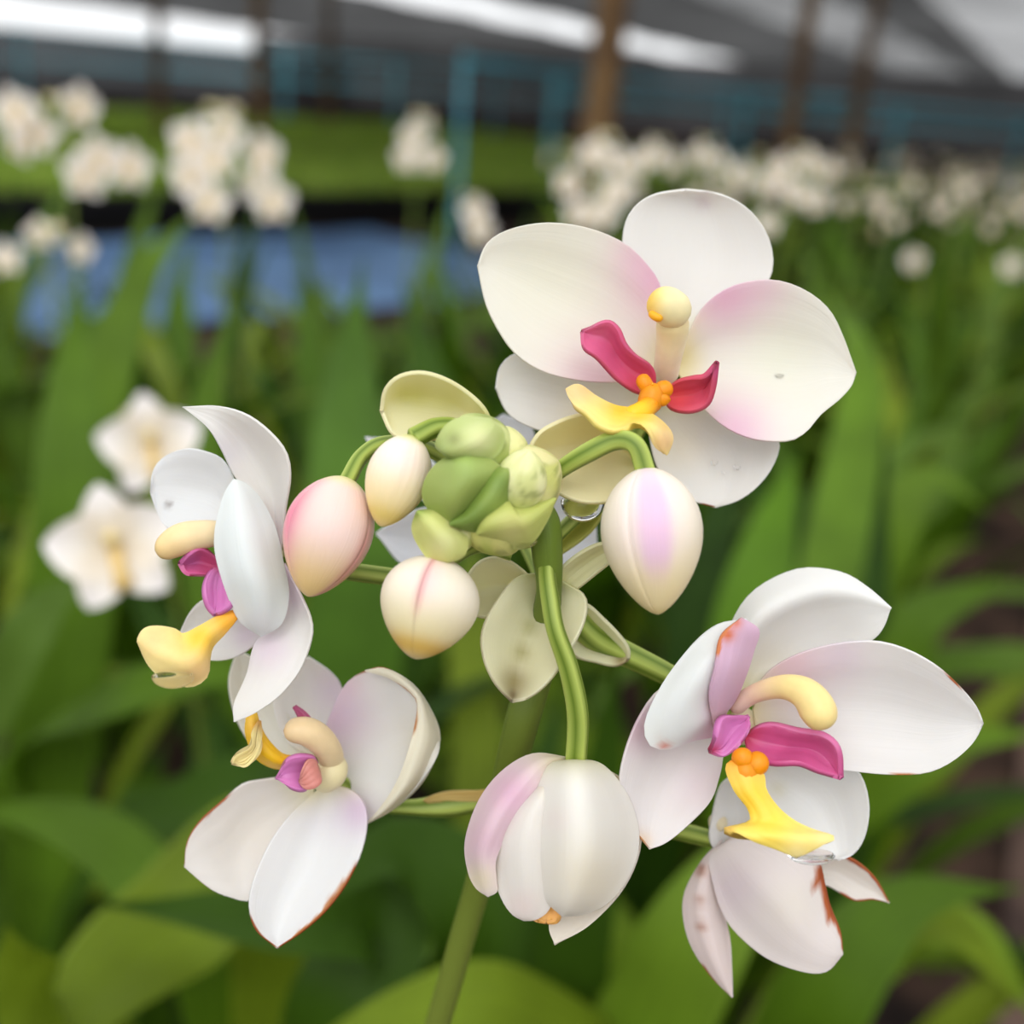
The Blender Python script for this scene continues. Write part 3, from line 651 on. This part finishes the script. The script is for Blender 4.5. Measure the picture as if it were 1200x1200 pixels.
petal(Cf, (378, 862), [(365, 845), (355, 835)], [(368, 855), (355, 845)], (345, 828), [168, 166, 165, 165], ROOT, 'lip_side_lobe', ROSE, None, (), (), .0008, M_LIP)
petal(Cf, (352, 888), [(330, 885), (314, 868), (303, 848), (298, 832)], [(345, 896), (322, 898), (300, 886), (290, 862), (290, 845)], (292, 834), [165, (164, 163, 165), (163, 162, 164), (163, 162, 163), 163], ROOT, 'lip_middle_lobe', YEL, ORA, [(298, 850, 20, lin((240, 190, 90)), .6)], (), .0009, M_LIP)
petal(Cf, (304, 846), [(296, 860), (292, 874), (276, 884)], [(306, 868), (302, 884), (288, 898)], (272, 894), [162, 160, (158, 159, 159), 158], ROOT, 'lip_middle_lobe_wing', PALEY, lin((220, 160, 80)), (), (), .0009, M_LIP)
petal(Cf, (372, 902), [(366, 890), (358, 893)], [(374, 918), (360, 924)], (352, 915), [163, 160, 160.5], ROOT, 'lip_callus', lin((214, 140, 130)), None, (), (), .0008, M_LIP)
px_tube(Cf, 'ovary', ROOT, [(372, 918, 169), (388, 905, 167), (396, 886, 169)], [15, 19, 12], const(lin((238, 226, 180))), M_LIP, True)
petal(Cf, (428, 786), [(450, 782), (480, 799), (500, 824), (515, 860), (508, 892), (490, 922), (460, 948)], [(455, 794), (477, 808), (489, 823), (486, 850), (474, 893), (462, 922), (448, 944)], (431, 964),
      [166, (166, 165, 165.5), (168, 164, 164), (168, 164, 163.5), (170, 165, 166), 169], ROOT, 'folded_edge', lin((242, 236, 214)), None, (), [('R', .12, .5, .25, lin((190, 130, 80))), ('L', .0, .12, .4, BROWN)])
# --- flower D, right, large
D = flower((870, 852, 165), 24, 'large open flower turned to the right, lower right', [(655, 700, 163), (690, 742, 166), (725, 762, 168), (790, 795, 168), (855, 838, 165)], [11, 14, 14, 12, 10])
petal(D, (870, 828), [(850, 770), (858, 730), (880, 696), (915, 674), (948, 666), (988, 672), (1018, 690)], [(900, 795), (940, 785), (985, 770), (1022, 750), (1036, 734)], (1044, 713),
      [164, (165, 163, 166, 168, 166), (166, 161, 166, 168, 167), (167, 161.5, 165, 167, 166), (165, 162, 163, 164, 164), 162], ROOT, 'sepal', lin((242, 240, 236)), Y2, [(905, 780, 30, CREAM, .3)])
petal(D, (882, 832), [(893, 795), (925, 771), (970, 756), (1020, 751), (1060, 760), (1097, 780), (1125, 805), (1144, 828)], [(890, 862), (915, 885), (950, 897), (1000, 904), (1045, 908), (1085, 906), (1115, 893), (1140, 871)], (1152, 848),
      [164, (161, 164, 163), (158, 162.5, 161), (156, 161, 159), (155, 158, 157), 156], ROOT, 'petal', lin((242, 239, 236)), Y2, [(925, 775, 42, PINK, .55), (985, 765, 30, LILAC, .4)], [('R', .60, .68, .05, lin((200, 130, 80))), ('L', .78, .86, .02, BROWN)])
petal(D, (872, 880), [(925, 885), (975, 893), (1006, 905), (1018, 940), (1015, 975), (1003, 998)], [(880, 920), (900, 955), (928, 985), (955, 1002)], (982, 1008),
      [165, (164, 167, 166), (163, 168, 166), (163, 166, 165), 164], ROOT, 'sepal', lin((242, 241, 238)), CREAM, [(910, 925, 12, lin((228, 222, 190)), .5)])
petal(D, (852, 858), [(815, 800), (776, 806), (750, 838), (732, 882), (726, 922), (736, 962)], [(848, 885), (843, 910), (832, 940), (802, 971), (780, 988)], (762, 995),
      [164, (162, 165, 163), (159, 164, 161), (157, 162, 159), (157, 159, 158), 157], ROOT, 'sepal', lin((240, 234, 232)), Y2, [(750, 850, 30, PINK, .6), (820, 920, 36, lin((232, 214, 220)), .6), (752, 985, 12, lin((236, 206, 170)), .6)], [('L', .75, .98, .03, lin((214, 160, 110)))])
petal(D, (858, 845), [(838, 862), (810, 868), (782, 878), (760, 872), (755, 848), (768, 816), (788, 784), (815, 751), (842, 731)], [(850, 838), (862, 812), (872, 790), (881, 764), (888, 740)], (874, 725),
      [163, (158, 158, 161), (155, 154, 160), (154, 152, 158), (154, 152, 157), (154, 154, 156), 155], ROOT, 'petal', lin((240, 242, 240)), PINK,
      [(872, 775, 17, lin((222, 178, 206)), .95), (858, 805, 22, lin((232, 200, 212)), .9), (880, 745, 14, lin((222, 178, 206)), .9), (845, 830, 20, lin((236, 196, 208)), .8), (778, 873, 6, lin((216, 110, 90)), .9), (768, 858, 16, lin((236, 238, 232)), .5)])
petal(D, (836, 850), [(831, 815), (838, 780), (845, 745)], [(860, 822), (874, 790), (883, 762), (889, 738)], (868, 724),
      [157, (152.6, 153.5, 158), (151, 152, 156.5), (151.5, 153, 155.5), 154], ROOT, 'folded_edge', lin((226, 190, 212)), lin((238, 206, 206)), [(852, 744, 8, lin((220, 118, 66)), 1), (862, 730, 7, lin((220, 118, 66)), .8)], [('L', .6, 1.0, .18, lin((226, 140, 90)))])
px_tube(D, 'column', ROOT, [(858, 832, 161), (882, 814, 158), (915, 805, 155), (942, 812, 153), (958, 832, 152), (962, 856, 152)], [10, 11, 14, 19, 22, 19], lambda s, a: mixc(lin((238, 206, 190)), lin((246, 222, 152)), sm(.1, .5, s)), M_LIP, True)
petal(D, (872, 862), [(890, 850), (908, 848), (935, 855), (966, 861), (983, 878)], [(880, 888), (905, 895), (935, 895), (958, 904)], (986, 912),
      [160, (157, 159, 157), (155, 158, 155), (154, 157, 155), 155], ROOT, 'lip_side_lobe', lin((206, 92, 146)), lin((200, 66, 96)), [(975, 890, 20, lin((214, 110, 160)), .7)], [('L', .1, .8, .12, lin((222, 120, 170)))], .0009, M_LIP)
petal(D, (876, 840), [(860, 838), (844, 842), (838, 862)], [(878, 854), (864, 874), (848, 886)], (832, 880), [158, (155, 157, 155), (153, 155, 154), 154], ROOT, 'lip_side_lobe', ORCH, lin((214, 120, 180)), [(834, 878, 9, lin((190, 50, 90)), .9)], (), .0010, M_LIP)
mb = MB()
for (x0, y0, x1, y1, r) in ((897, 886, 876, 904, 14), (868, 876, 872, 900, 13), (872, 888, 874, 926, 16), (856, 893, 866, 912, 9), (884, 892, 872, 906, 13)):
    round_tube(mb, [Wm(x0, y0, 154), Wm((x0+x1)/2, (y0+y1)/2, 153.5), Wm(x1, y1, 154)], [r*154/F/1000]*3, const(ORA), n=14)
for i in range(30):
    x, y = random.uniform(855, 908), random.uniform(872, 905)
    if (x-880)**2+(y-889)**2 < 120: round_tube(mb, [Wm(x, y, 152.9), Wm(x+.6, y+.6, 152.6)], [.00016]*2, const(lin((230, 130, 20)) if i % 2 else lin((190, 70, 30))), n=6)
link('lip_callus', mb.mesh('lip_callus', ROOT, M_LIP), D)
petal(D, (868, 892), [(893, 906), (897, 926), (912, 948), (935, 966), (960, 977), (979, 983), (960, 992)], [(850, 898), (860, 925), (876, 945), (880, 963), (866, 970), (848, 974), (872, 982), (904, 992)], (934, 1003),
      [154, (153, 152, 153), (152, 151, 152), (151, 150, 151), (150, 148.5, 149), (149, 148.5, 149), 149], ROOT, 'lip_middle_lobe', lin((248, 222, 110)), ORA, [(880, 935, 26, YEL, .8), (900, 965, 22, lin((252, 214, 60)), .7), (965, 982, 18, PALEY, .9), (934, 998, 16, PALEY, .9), (852, 974, 8, lin((214, 160, 90)), .7)], (), .0010, M_LIP, basez=.25)
# --- flower E, below D, hanging
E = flower((842, 965, 172), 12, 'drooping flower with brown scorched edges, beneath the large right flower', [(640, 900, 178), (700, 945, 178), (770, 968, 177), (812, 978, 175), (840, 985, 173)], [8, 9, 9, 10, 9])
petal(E, (852, 985), [(880, 975), (925, 985), (957, 1005), (966, 1035), (972, 1060), (984, 1090)], [(832, 1005), (836, 1035), (845, 1065), (862, 1092), (898, 1122), (940, 1138), (968, 1138)], (987, 1118),
      [171, (168, 167, 169), (167, 164, 168), (167, 163.5, 167), (167, 165, 166), 167], ROOT, 'sepal', lin((240, 230, 226)), None, [(860, 1040, 30, lin((228, 208, 220)), .5), (930, 1060, 30, lin((240, 232, 218)), .5)],
      [('L', .52, 1.0, .30, lin((186, 100, 52))), ('L', .5, 1.0, .1, lin((160, 76, 40))), ('R', .93, 1.0, .04, BROWN)])
petal(E, (845, 985), [(822, 1010), (803, 1045), (801, 1075), (810, 1108), (832, 1142)], [(840, 1030), (848, 1068), (855, 1100), (857, 1135)], (858, 1168),
      [172, (171, 169, 171), (171, 168.5, 171), (171, 169, 171), 171], ROOT, 'sepal', lin((238, 222, 218)), None, [(822, 1020, 7, BROWN, .8), (820, 1055, 6, BROWN, .5), (822, 1085, 6, BROWN, .6)], [('L', .75, 1.0, .16, BROWN)])
petal(E, (900, 1010), [(950, 1005), (990, 1003), (1022, 1025)], [(935, 1030), (970, 1038), (1000, 1055), (1022, 1054)], (1042, 1058),
      [173, (172, 174, 173), (172, 174, 173), 173], ROOT, 'petal', lin((240, 232, 224)), None, (), [('L', .45, 1.0, .14, lin((176, 92, 50))), ('R', .6, 1.0, .10, lin((176, 92, 50)))])
petal(E, (850, 1010), [(832, 985), (836, 950), (845, 920)], [(880, 1000), (892, 960), (880, 925)], (862, 908), [172, (171, 173, 171), (171, 173, 171), 171], ROOT, 'petal', lin((240, 238, 236)), None)
# --- flower G, hidden behind the bud cluster
G = flower((590, 600, 186), 12, 'white flower turned away, mostly hidden behind the green bud cluster', [(640, 700, 170), (625, 660, 178), (605, 620, 184)], [7, 7, 7])
for (t_, Lm, Rm) in (((590, 485), [(560, 560), (560, 510)], [(620, 560), (625, 505)]), ((440, 625), [(540, 590), (480, 600)], [(540, 640), (480, 665)]),
                     ((428, 512), [(545, 575), (480, 520)], [(530, 600), (455, 560)]), ((700, 640), [(640, 580), (690, 590)], [(630, 640), (670, 670)])):
    petal(G, (590, 600), Lm, Rm, t_, [186, (184, 187, 184), (183, 185, 183), 184], ROOT, 'petal', lin((234, 234, 240)), CREAM)
px_tube(G, 'column', ROOT, [(590, 600, 186), (585, 590, 191)], [9, 9], const(CREAM), M_LIP, True)
# --- half-open bud at the bottom centre
Fb = flower((675, 895, 161), 14, 'half open white flower, cupped, bottom centre', [(641, 636, 156), (641, 672, 154), (645, 704, 152.6), (651, 738, 152), (667, 785, 153), (677, 838, 155), (675, 893, 158)], [8, 10, 11, 11, 12, 13, 13])
petal(Fb, (692, 893), [(662, 930), (655, 990), (650, 1050), (643, 1085)], [(735, 918), (750, 960), (749, 1000), (728, 1045), (690, 1085)], (650, 1107), [161, (163, 164, 163), (163, 164, 160), (162, 163, 158), (158, 158, 157), 155], ROOT, 'sepal', lin((242, 232, 218)), CREAM)
petal(Fb, (664, 888), [(625, 884), (590, 903), (562, 938), (546, 985), (549, 1020), (558, 1040)], [(642, 900), (622, 935), (598, 970), (582, 1005), (582, 1030), (583, 1044)], (572, 1050), [159, (158, 154, 154), (158, 152.5, 153), (158, 152, 153), (157, 153, 153), 154], ROOT, 'petal', lin((240, 226, 222)), CREAM, [(600, 930, 36, PINK, .85), (570, 985, 36, PINK, .6), (562, 1030, 18, CREAM, .8)])
petal(Fb, (660, 890), [(618, 925), (590, 950), (574, 985), (577, 1020), (588, 1052), (600, 1070)], [(650, 920), (652, 970), (652, 1025), (645, 1062), (630, 1076)], (614, 1078), [159, (156, 152, 153), (155, 150.5, 152), (155, 150.5, 152), (154, 151.5, 152), 153], ROOT, 'sepal', lin((244, 238, 230)), CREAM, [(590, 955, 14, PINK, .4), (612, 1060, 18, lin((238, 214, 210)), .5)])
petal(Fb, (672, 890), [(640, 898), (622, 928), (616, 970), (620, 1010), (634, 1048)], [(706, 897), (735, 932), (748, 975), (742, 1016), (716, 1054), (686, 1070)], (659, 1073),
      [158, (155, 149.5, 157), (153.5, 147, 157), (153, 146.5, 156), (152.5, 148, 154), 151], ROOT, 'sepal', lin((244, 240, 232)), lin((240, 234, 200)), [(690, 1030, 45, lin((244, 232, 204)), .6), (652, 960, 16, lin((242, 228, 222)), .5)])
petal(Fb, (640, 1050), [(622, 1062), (624, 1075)], [(655, 1062), (655, 1078)], (640, 1080), [156, 154, 153.5], ROOT, 'lip_middle_lobe', lin((244, 176, 90)), None, (), (), .0008, M_LIP)

# --- closed buds
def closed_bud(label, base, tip, width, colf, start, ped=None, pedr=None, p=.85, q=.8, ns=3):
    core = shape(spray, 'flower_bud', ROOT, base, tip, width*.94, lambda s, a, g: colf(s, a), p=p, q=q); core['label'] = label
    for i in range(ns):
        a0 = start+i*2*math.pi/3
        shape(core, 'sepal', ROOT, base, tip, width, lambda s, a, g: colf(s, a), (a0, a0+2*math.pi/3+.12), .035, p=p, q=q, n=26)
    if ped: px_tube(core, 'pedicel', ROOT, ped, pedr, GS, ribs=4, ribd=.08)
    return core
def ang(a, c): return abs((a-c+math.pi) % (2*math.pi)-math.pi)
cB = lin((242, 222, 170)); cT = lin((240, 200, 136)); cP = lin((226, 128, 150)); cW = lin((242, 226, 204))
def col_pink(s, a):
    c = mixc(lin((240, 204, 194)), cT, sm(.45, .95, s)); c = mixc(c, cP, .95*math.exp(-((ang(a, SGN*1.15))/.42)**2)*math.exp(-((s-.42)/.36)**2)); c = mixc(c, lin((228, 152, 150)), .8*math.exp(-((ang(a, -SGN*1.0))/.25)**2)*sm(.15, .5, s))
    return mixc(c, lin((226, 214, 150)), 1-sm(0, .12, s))
SGN = 1
closed_bud('plump pink flushed bud beside the left flower', (406, 560, 154), (361, 698, 152), 100, col_pink, 5.3, [(560, 560, 156), (500, 525, 160), (452, 520, 159), (424, 535, 157), (406, 566, 154)], [8, 9, 9, 9, 10], .85, .64)
def col3(s, a):
    c = mixc(cW, cB, sm(.2, .8, s)); c = mixc(c, lin((236, 206, 214)), .5*math.exp(-((s-.25)/.2)**2)*math.exp(-(ang(a, .3)/.8)**2)); return mixc(mixc(c, lin((226, 200, 96)), .75*math.exp(-((s-.88)/.12)**2)), GREENY, 1-sm(0, .1, s))
closed_bud('small cream bud touching the left side of the green cluster', (484, 510, 150), (446, 617, 150), 80, col3, 1.9, [(560, 540, 154), (540, 505, 153), (512, 501, 152), (484, 514, 150)], [9, 10, 11, 12], .85, .62, 0)
def col4(s, a):
    c = mixc(cW, cB, sm(.3, .85, s)); c = mixc(c, lin((214, 80, 96)), .85*math.exp(-(ang(a, .22)/.085)**2)*(1-sm(.35, .75, s))); c = mixc(c, lin((232, 190, 190)), .6*math.exp(-(ang(a, .1)/.3)**2)*(1-sm(.3, .7, s)))
    return mixc(c, lin((226, 176, 70)), .85*math.exp(-((s-.9)/.1)**2))
closed_bud('round cream bud with a red seam, below the green cluster', (516, 654, 150), (486, 771, 147), 112, col4, .22, [(600, 650, 156), (560, 640, 156), (518, 662, 151)], [7, 8, 9], .8, .62)
def col2(s, a):
    c = mixc(cW, lin((240, 214, 160)), sm(.3, 1, s)); c = mixc(c, lin((222, 162, 204)), .95*math.exp(-(ang(a, -.08)/.34)**4)*math.exp(-((s-.38)/.34)**4)); c = mixc(c, lin((238, 206, 218)), .5*math.exp(-(ang(a, 0)/.7)**2)*(1-sm(.5, .8, s)))
    return mixc(c, lin((228, 200, 130)), .7*sm(.93, 1, s))
closed_bud('large egg shaped bud with a lilac stripe, hanging below the top flower', (757, 549, 150), (771, 719, 148), 114, col2, .42, [(640, 570, 155), (655, 552, 154), (690, 530, 152), (722, 516, 151), (745, 522, 150), (757, 554, 150)], [9, 10, 12, 12, 12, 13], .82, .66)

# --- bracts
BB = lin((234, 232, 184))
petal(spray, (578, 505), [(566, 477), (535, 451), (500, 437), (470, 440), (452, 456)], [(555, 520), (520, 516), (490, 514), (462, 510)], (447, 482),
      [155, (153, 157.5, 157, 154), (151, 156.5, 157, 154), (151, 156, 156, 153), 154], ROOT, 'bract', lin((244, 238, 196)), GREENY, [(490, 462, 22, lin((200, 196, 90)), .6), (470, 460, 14, lin((200, 196, 90)), .5), (525, 468, 24, lin((206, 202, 104)), .5)], (), .0006)
petal(spray, (640, 672), [(607, 676), (584, 702), (566, 738), (567, 770), (580, 800)], [(668, 686), (686, 700), (685, 726), (670, 758), (646, 795), (622, 816)], (600, 822),
      [161, (157, 161, 157), (154, 160.5, 155), (154, 159, 155), 156], ROOT, 'bract', lin((240, 236, 202)), lin((206, 208, 140)),
      [(602, 800, 20, lin((140, 122, 60)), .8), (612, 765, 12, lin((160, 150, 70)), .7), (622, 735, 12, lin((172, 168, 84)), .6), (600, 816, 8, lin((110, 86, 50)), .8), (636, 700, 18, lin((186, 188, 100)), .6)], (), .0006)
petal(spray, (632, 690), [(612, 668), (588, 654), (565, 657), (549, 674)], [(612, 716), (582, 723), (556, 720)], (545, 694), [163, (161, 165, 161), (160, 164, 160), 161], ROOT, 'bract', BRACT, BB, (), (), .0006)
petal(spray, (657, 690), [(657, 668), (680, 648), (704, 637)], [(672, 692), (698, 672), (718, 655)], (722, 640), [160, (158, 160, 158), (157, 159, 157), 157], ROOT, 'bract', lin((230, 226, 184)), GREENY, (), (), .0006)
petal(spray, (668, 730), [(684, 708), (708, 726), (734, 755)], [(672, 766), (700, 776), (722, 780)], (737, 772), [165, (164, 168, 164), (165, 168, 165), 166], ROOT, 'bract', BRACT, GREENY, [(728, 776, 10, lin((150, 120, 60)), .7)], (), .0006)
petal(spray, (752, 548), [(735, 510), (712, 489), (680, 486), (648, 497), (628, 512)], [(742, 576), (715, 588), (680, 588), (650, 575)], (612, 545),
      [160, (158, 162, 159, 156), (157, 163, 160, 154), (156, 161, 159, 155), 157], ROOT, 'bract', lin((244, 236, 192)), GREENY, [(690, 505, 30, lin((216, 200, 130)), .4)], (), .0006)
petal(spray, (640, 660), [(655, 620), (680, 590), (700, 570)], [(690, 625), (712, 590), (722, 575)], (716, 560), [166, (166, 168, 166), (166, 168, 166), 166], ROOT, 'bract', lin((204, 206, 110)), None, (), (), .0006)
petal(spray, (592, 925), [(555, 926), (520, 928), (502, 934)], [(560, 946), (525, 944), (505, 942)], (496, 938), [177, 176, 175.5], ROOT, 'bract', lin((214, 184, 110)), None, (), (), .0006)

# --- the green cluster of young buds at the tip
def gcol(a_, b_, sp):
    def f(s, a, g):
        v = noise.noise(Vector((math.cos(a)*1.4+a_[0], math.sin(a)*1.4, s*3.2)))
        c = mixc(lin(a_), lin(b_), sm(-.35, .35, v+(s-.5)*.5)); w_ = noise.noise(Vector((math.cos(a)*3, math.sin(a)*3+a_[1], s*7)))
        return mixc(c, lin((110, 122, 50)), .5*sp*sm(.15, .5, w_))
    return f
YB = [((590, 560, 152), (540, 488, 148), 74, (146, 162, 80), (196, 204, 136)), ((600, 600, 150), (620, 528, 145), 62, (206, 210, 140), (224, 224, 168)),
      ((580, 585, 152), (655, 540, 151), 88, (190, 192, 110), (214, 208, 150)), ((560, 590, 151), (498, 580, 148), 66, (150, 172, 88), (172, 190, 110)),
      ((555, 590, 151), (512, 650, 148), 56, (186, 194, 110), (214, 214, 150)), ((570, 580, 150), (600, 650, 150), 84, (166, 178, 84), (200, 198, 120)),
      ((585, 545, 152), (595, 500, 150), 60, (200, 204, 130), (216, 214, 150)), ((560, 570, 154), (560, 640, 153), 120, (140, 160, 70), (160, 172, 84))]
for i, (b_, t_, w_, c1, c2) in enumerate(YB):
    o = shape(spray, 'young_bud', ROOT, b_, t_, w_, gcol(c1, c2, 1), p=1.0, q=.6, n=36)
    o['label'] = 'pale green young bud' if i in (0, 3, 5, 7) else 'cream green young bud'
GB1 = lin((146, 162, 84)); GB2 = lin((112, 136, 58))
petal(spray, (540, 530), [(512, 545), (497, 568), (500, 592)], [(575, 540), (590, 560), (560, 590)], (528, 612), [(146, 144.5, 146), (146, 142.5, 146), (147, 143, 147), 146], ROOT, 'young_bract', GB1, GB2, [(545, 545, 18, lin((156, 182, 96)), .6)], (), .0006, M_BUD)
petal(spray, (598, 548), [(570, 548), (552, 575), (540, 600)], [(602, 575), (590, 605), (560, 622)], (528, 614), [(147, 145, 147), (147, 143, 147), (147, 143.5, 147), 145], ROOT, 'young_bract', GB2, GB1, [(580, 590, 18, lin((150, 172, 84)), .7)], (), .0006, M_BUD)
petal(spray, (520, 530), [(512, 520), (525, 498), (545, 490)], [(545, 545), (580, 535), (590, 510)], (575, 492), [(147, 144.5, 147), (146, 142.5, 146), (147, 144, 147), 147], ROOT, 'young_bract', lin((170, 184, 110)), GB2, [(560, 515, 18, lin((214, 216, 160)), .8), (533, 516, 8, lin((110, 112, 60)), .6)], (), .0006, M_BUD)
petal(spray, (560, 625), [(560, 590), (585, 572), (598, 590)], [(590, 640), (620, 638), (640, 610)], (650, 585), [(148, 145, 148), (148, 143.5, 148), (148, 145, 148), 149], ROOT, 'young_bract', lin((176, 184, 98)), None, [(600, 620, 18, lin((206, 200, 130)), .7)], (), .0006, M_BUD)
petal(spray, (490, 600), [(484, 620), (492, 640), (505, 656)], [(520, 600), (545, 625), (545, 648)], (525, 658), [(147, 145, 147), (147, 144, 147), 147], ROOT, 'young_bract', lin((196, 200, 120)), lin((140, 160, 72)), [(520, 635, 14, lin((216, 216, 156)), .7)], (), .0006, M_BUD)

# ------------------------------------------------------------------ water drops
def drop(px, py, d, rx, ry, label, group=None, up=None, flat=1.0):
    c = Wm(px, py, d); mb = MB(); k_ = d/F/1000; rows = []; n = 24; R3 = CM.to_3x3()
    for i in range(17):
        th = math.pi*i/16; row = []
        for j in range(n):
            a = 2*math.pi*j/n; y = math.cos(th); y = y*.35 if y > 0 else y
            row.append(c+R3 @ Vector((math.sin(th)*math.cos(a)*rx*k_, y*ry*k_, math.sin(th)*math.sin(a)*rx*.8*k_*flat)))
        rows.append(row)
    mb.grid(rows, [[(1, 1, 1)]*n]*17, [[(0, 0)]*n]*17, True)
    o = link('water_drop', mb.mesh('water_drop', c, M_WATER), None, c); return tag(o, label, 'drop', group)
drop(683, 588, 160, 26, 24, 'largest clear water drop hanging under the cream bract beside the green cluster')
drop(203, 792, 150.5, 25, 15, 'clear water drop hanging from the yellow lip of the left flower')
drop(950, 1001, 150, 28, 11, 'thin clear water drop under the yellow lip of the lower right flower')
drop(608, 634, 149, 22, 10, 'shallow clear water drop under the green bud cluster')
drop(876, 918, 158, 12, 26, 'tall water drop caught between lip neck and sepal of the lower right flower')
for i, (x, y, d, r) in enumerate(((913, 440, 165.8, 6), (837, 541, 169.5, 4), (864, 546, 169, 4), (616, 412, 163.5, 5), (848, 553, 169, 2.5), (900, 468, 164.5, 3))):
    drop(x, y, d, r, r*1.1, 'tiny dew bead on a petal of the top flower', 'dew beads on the top flower', flat=.6)
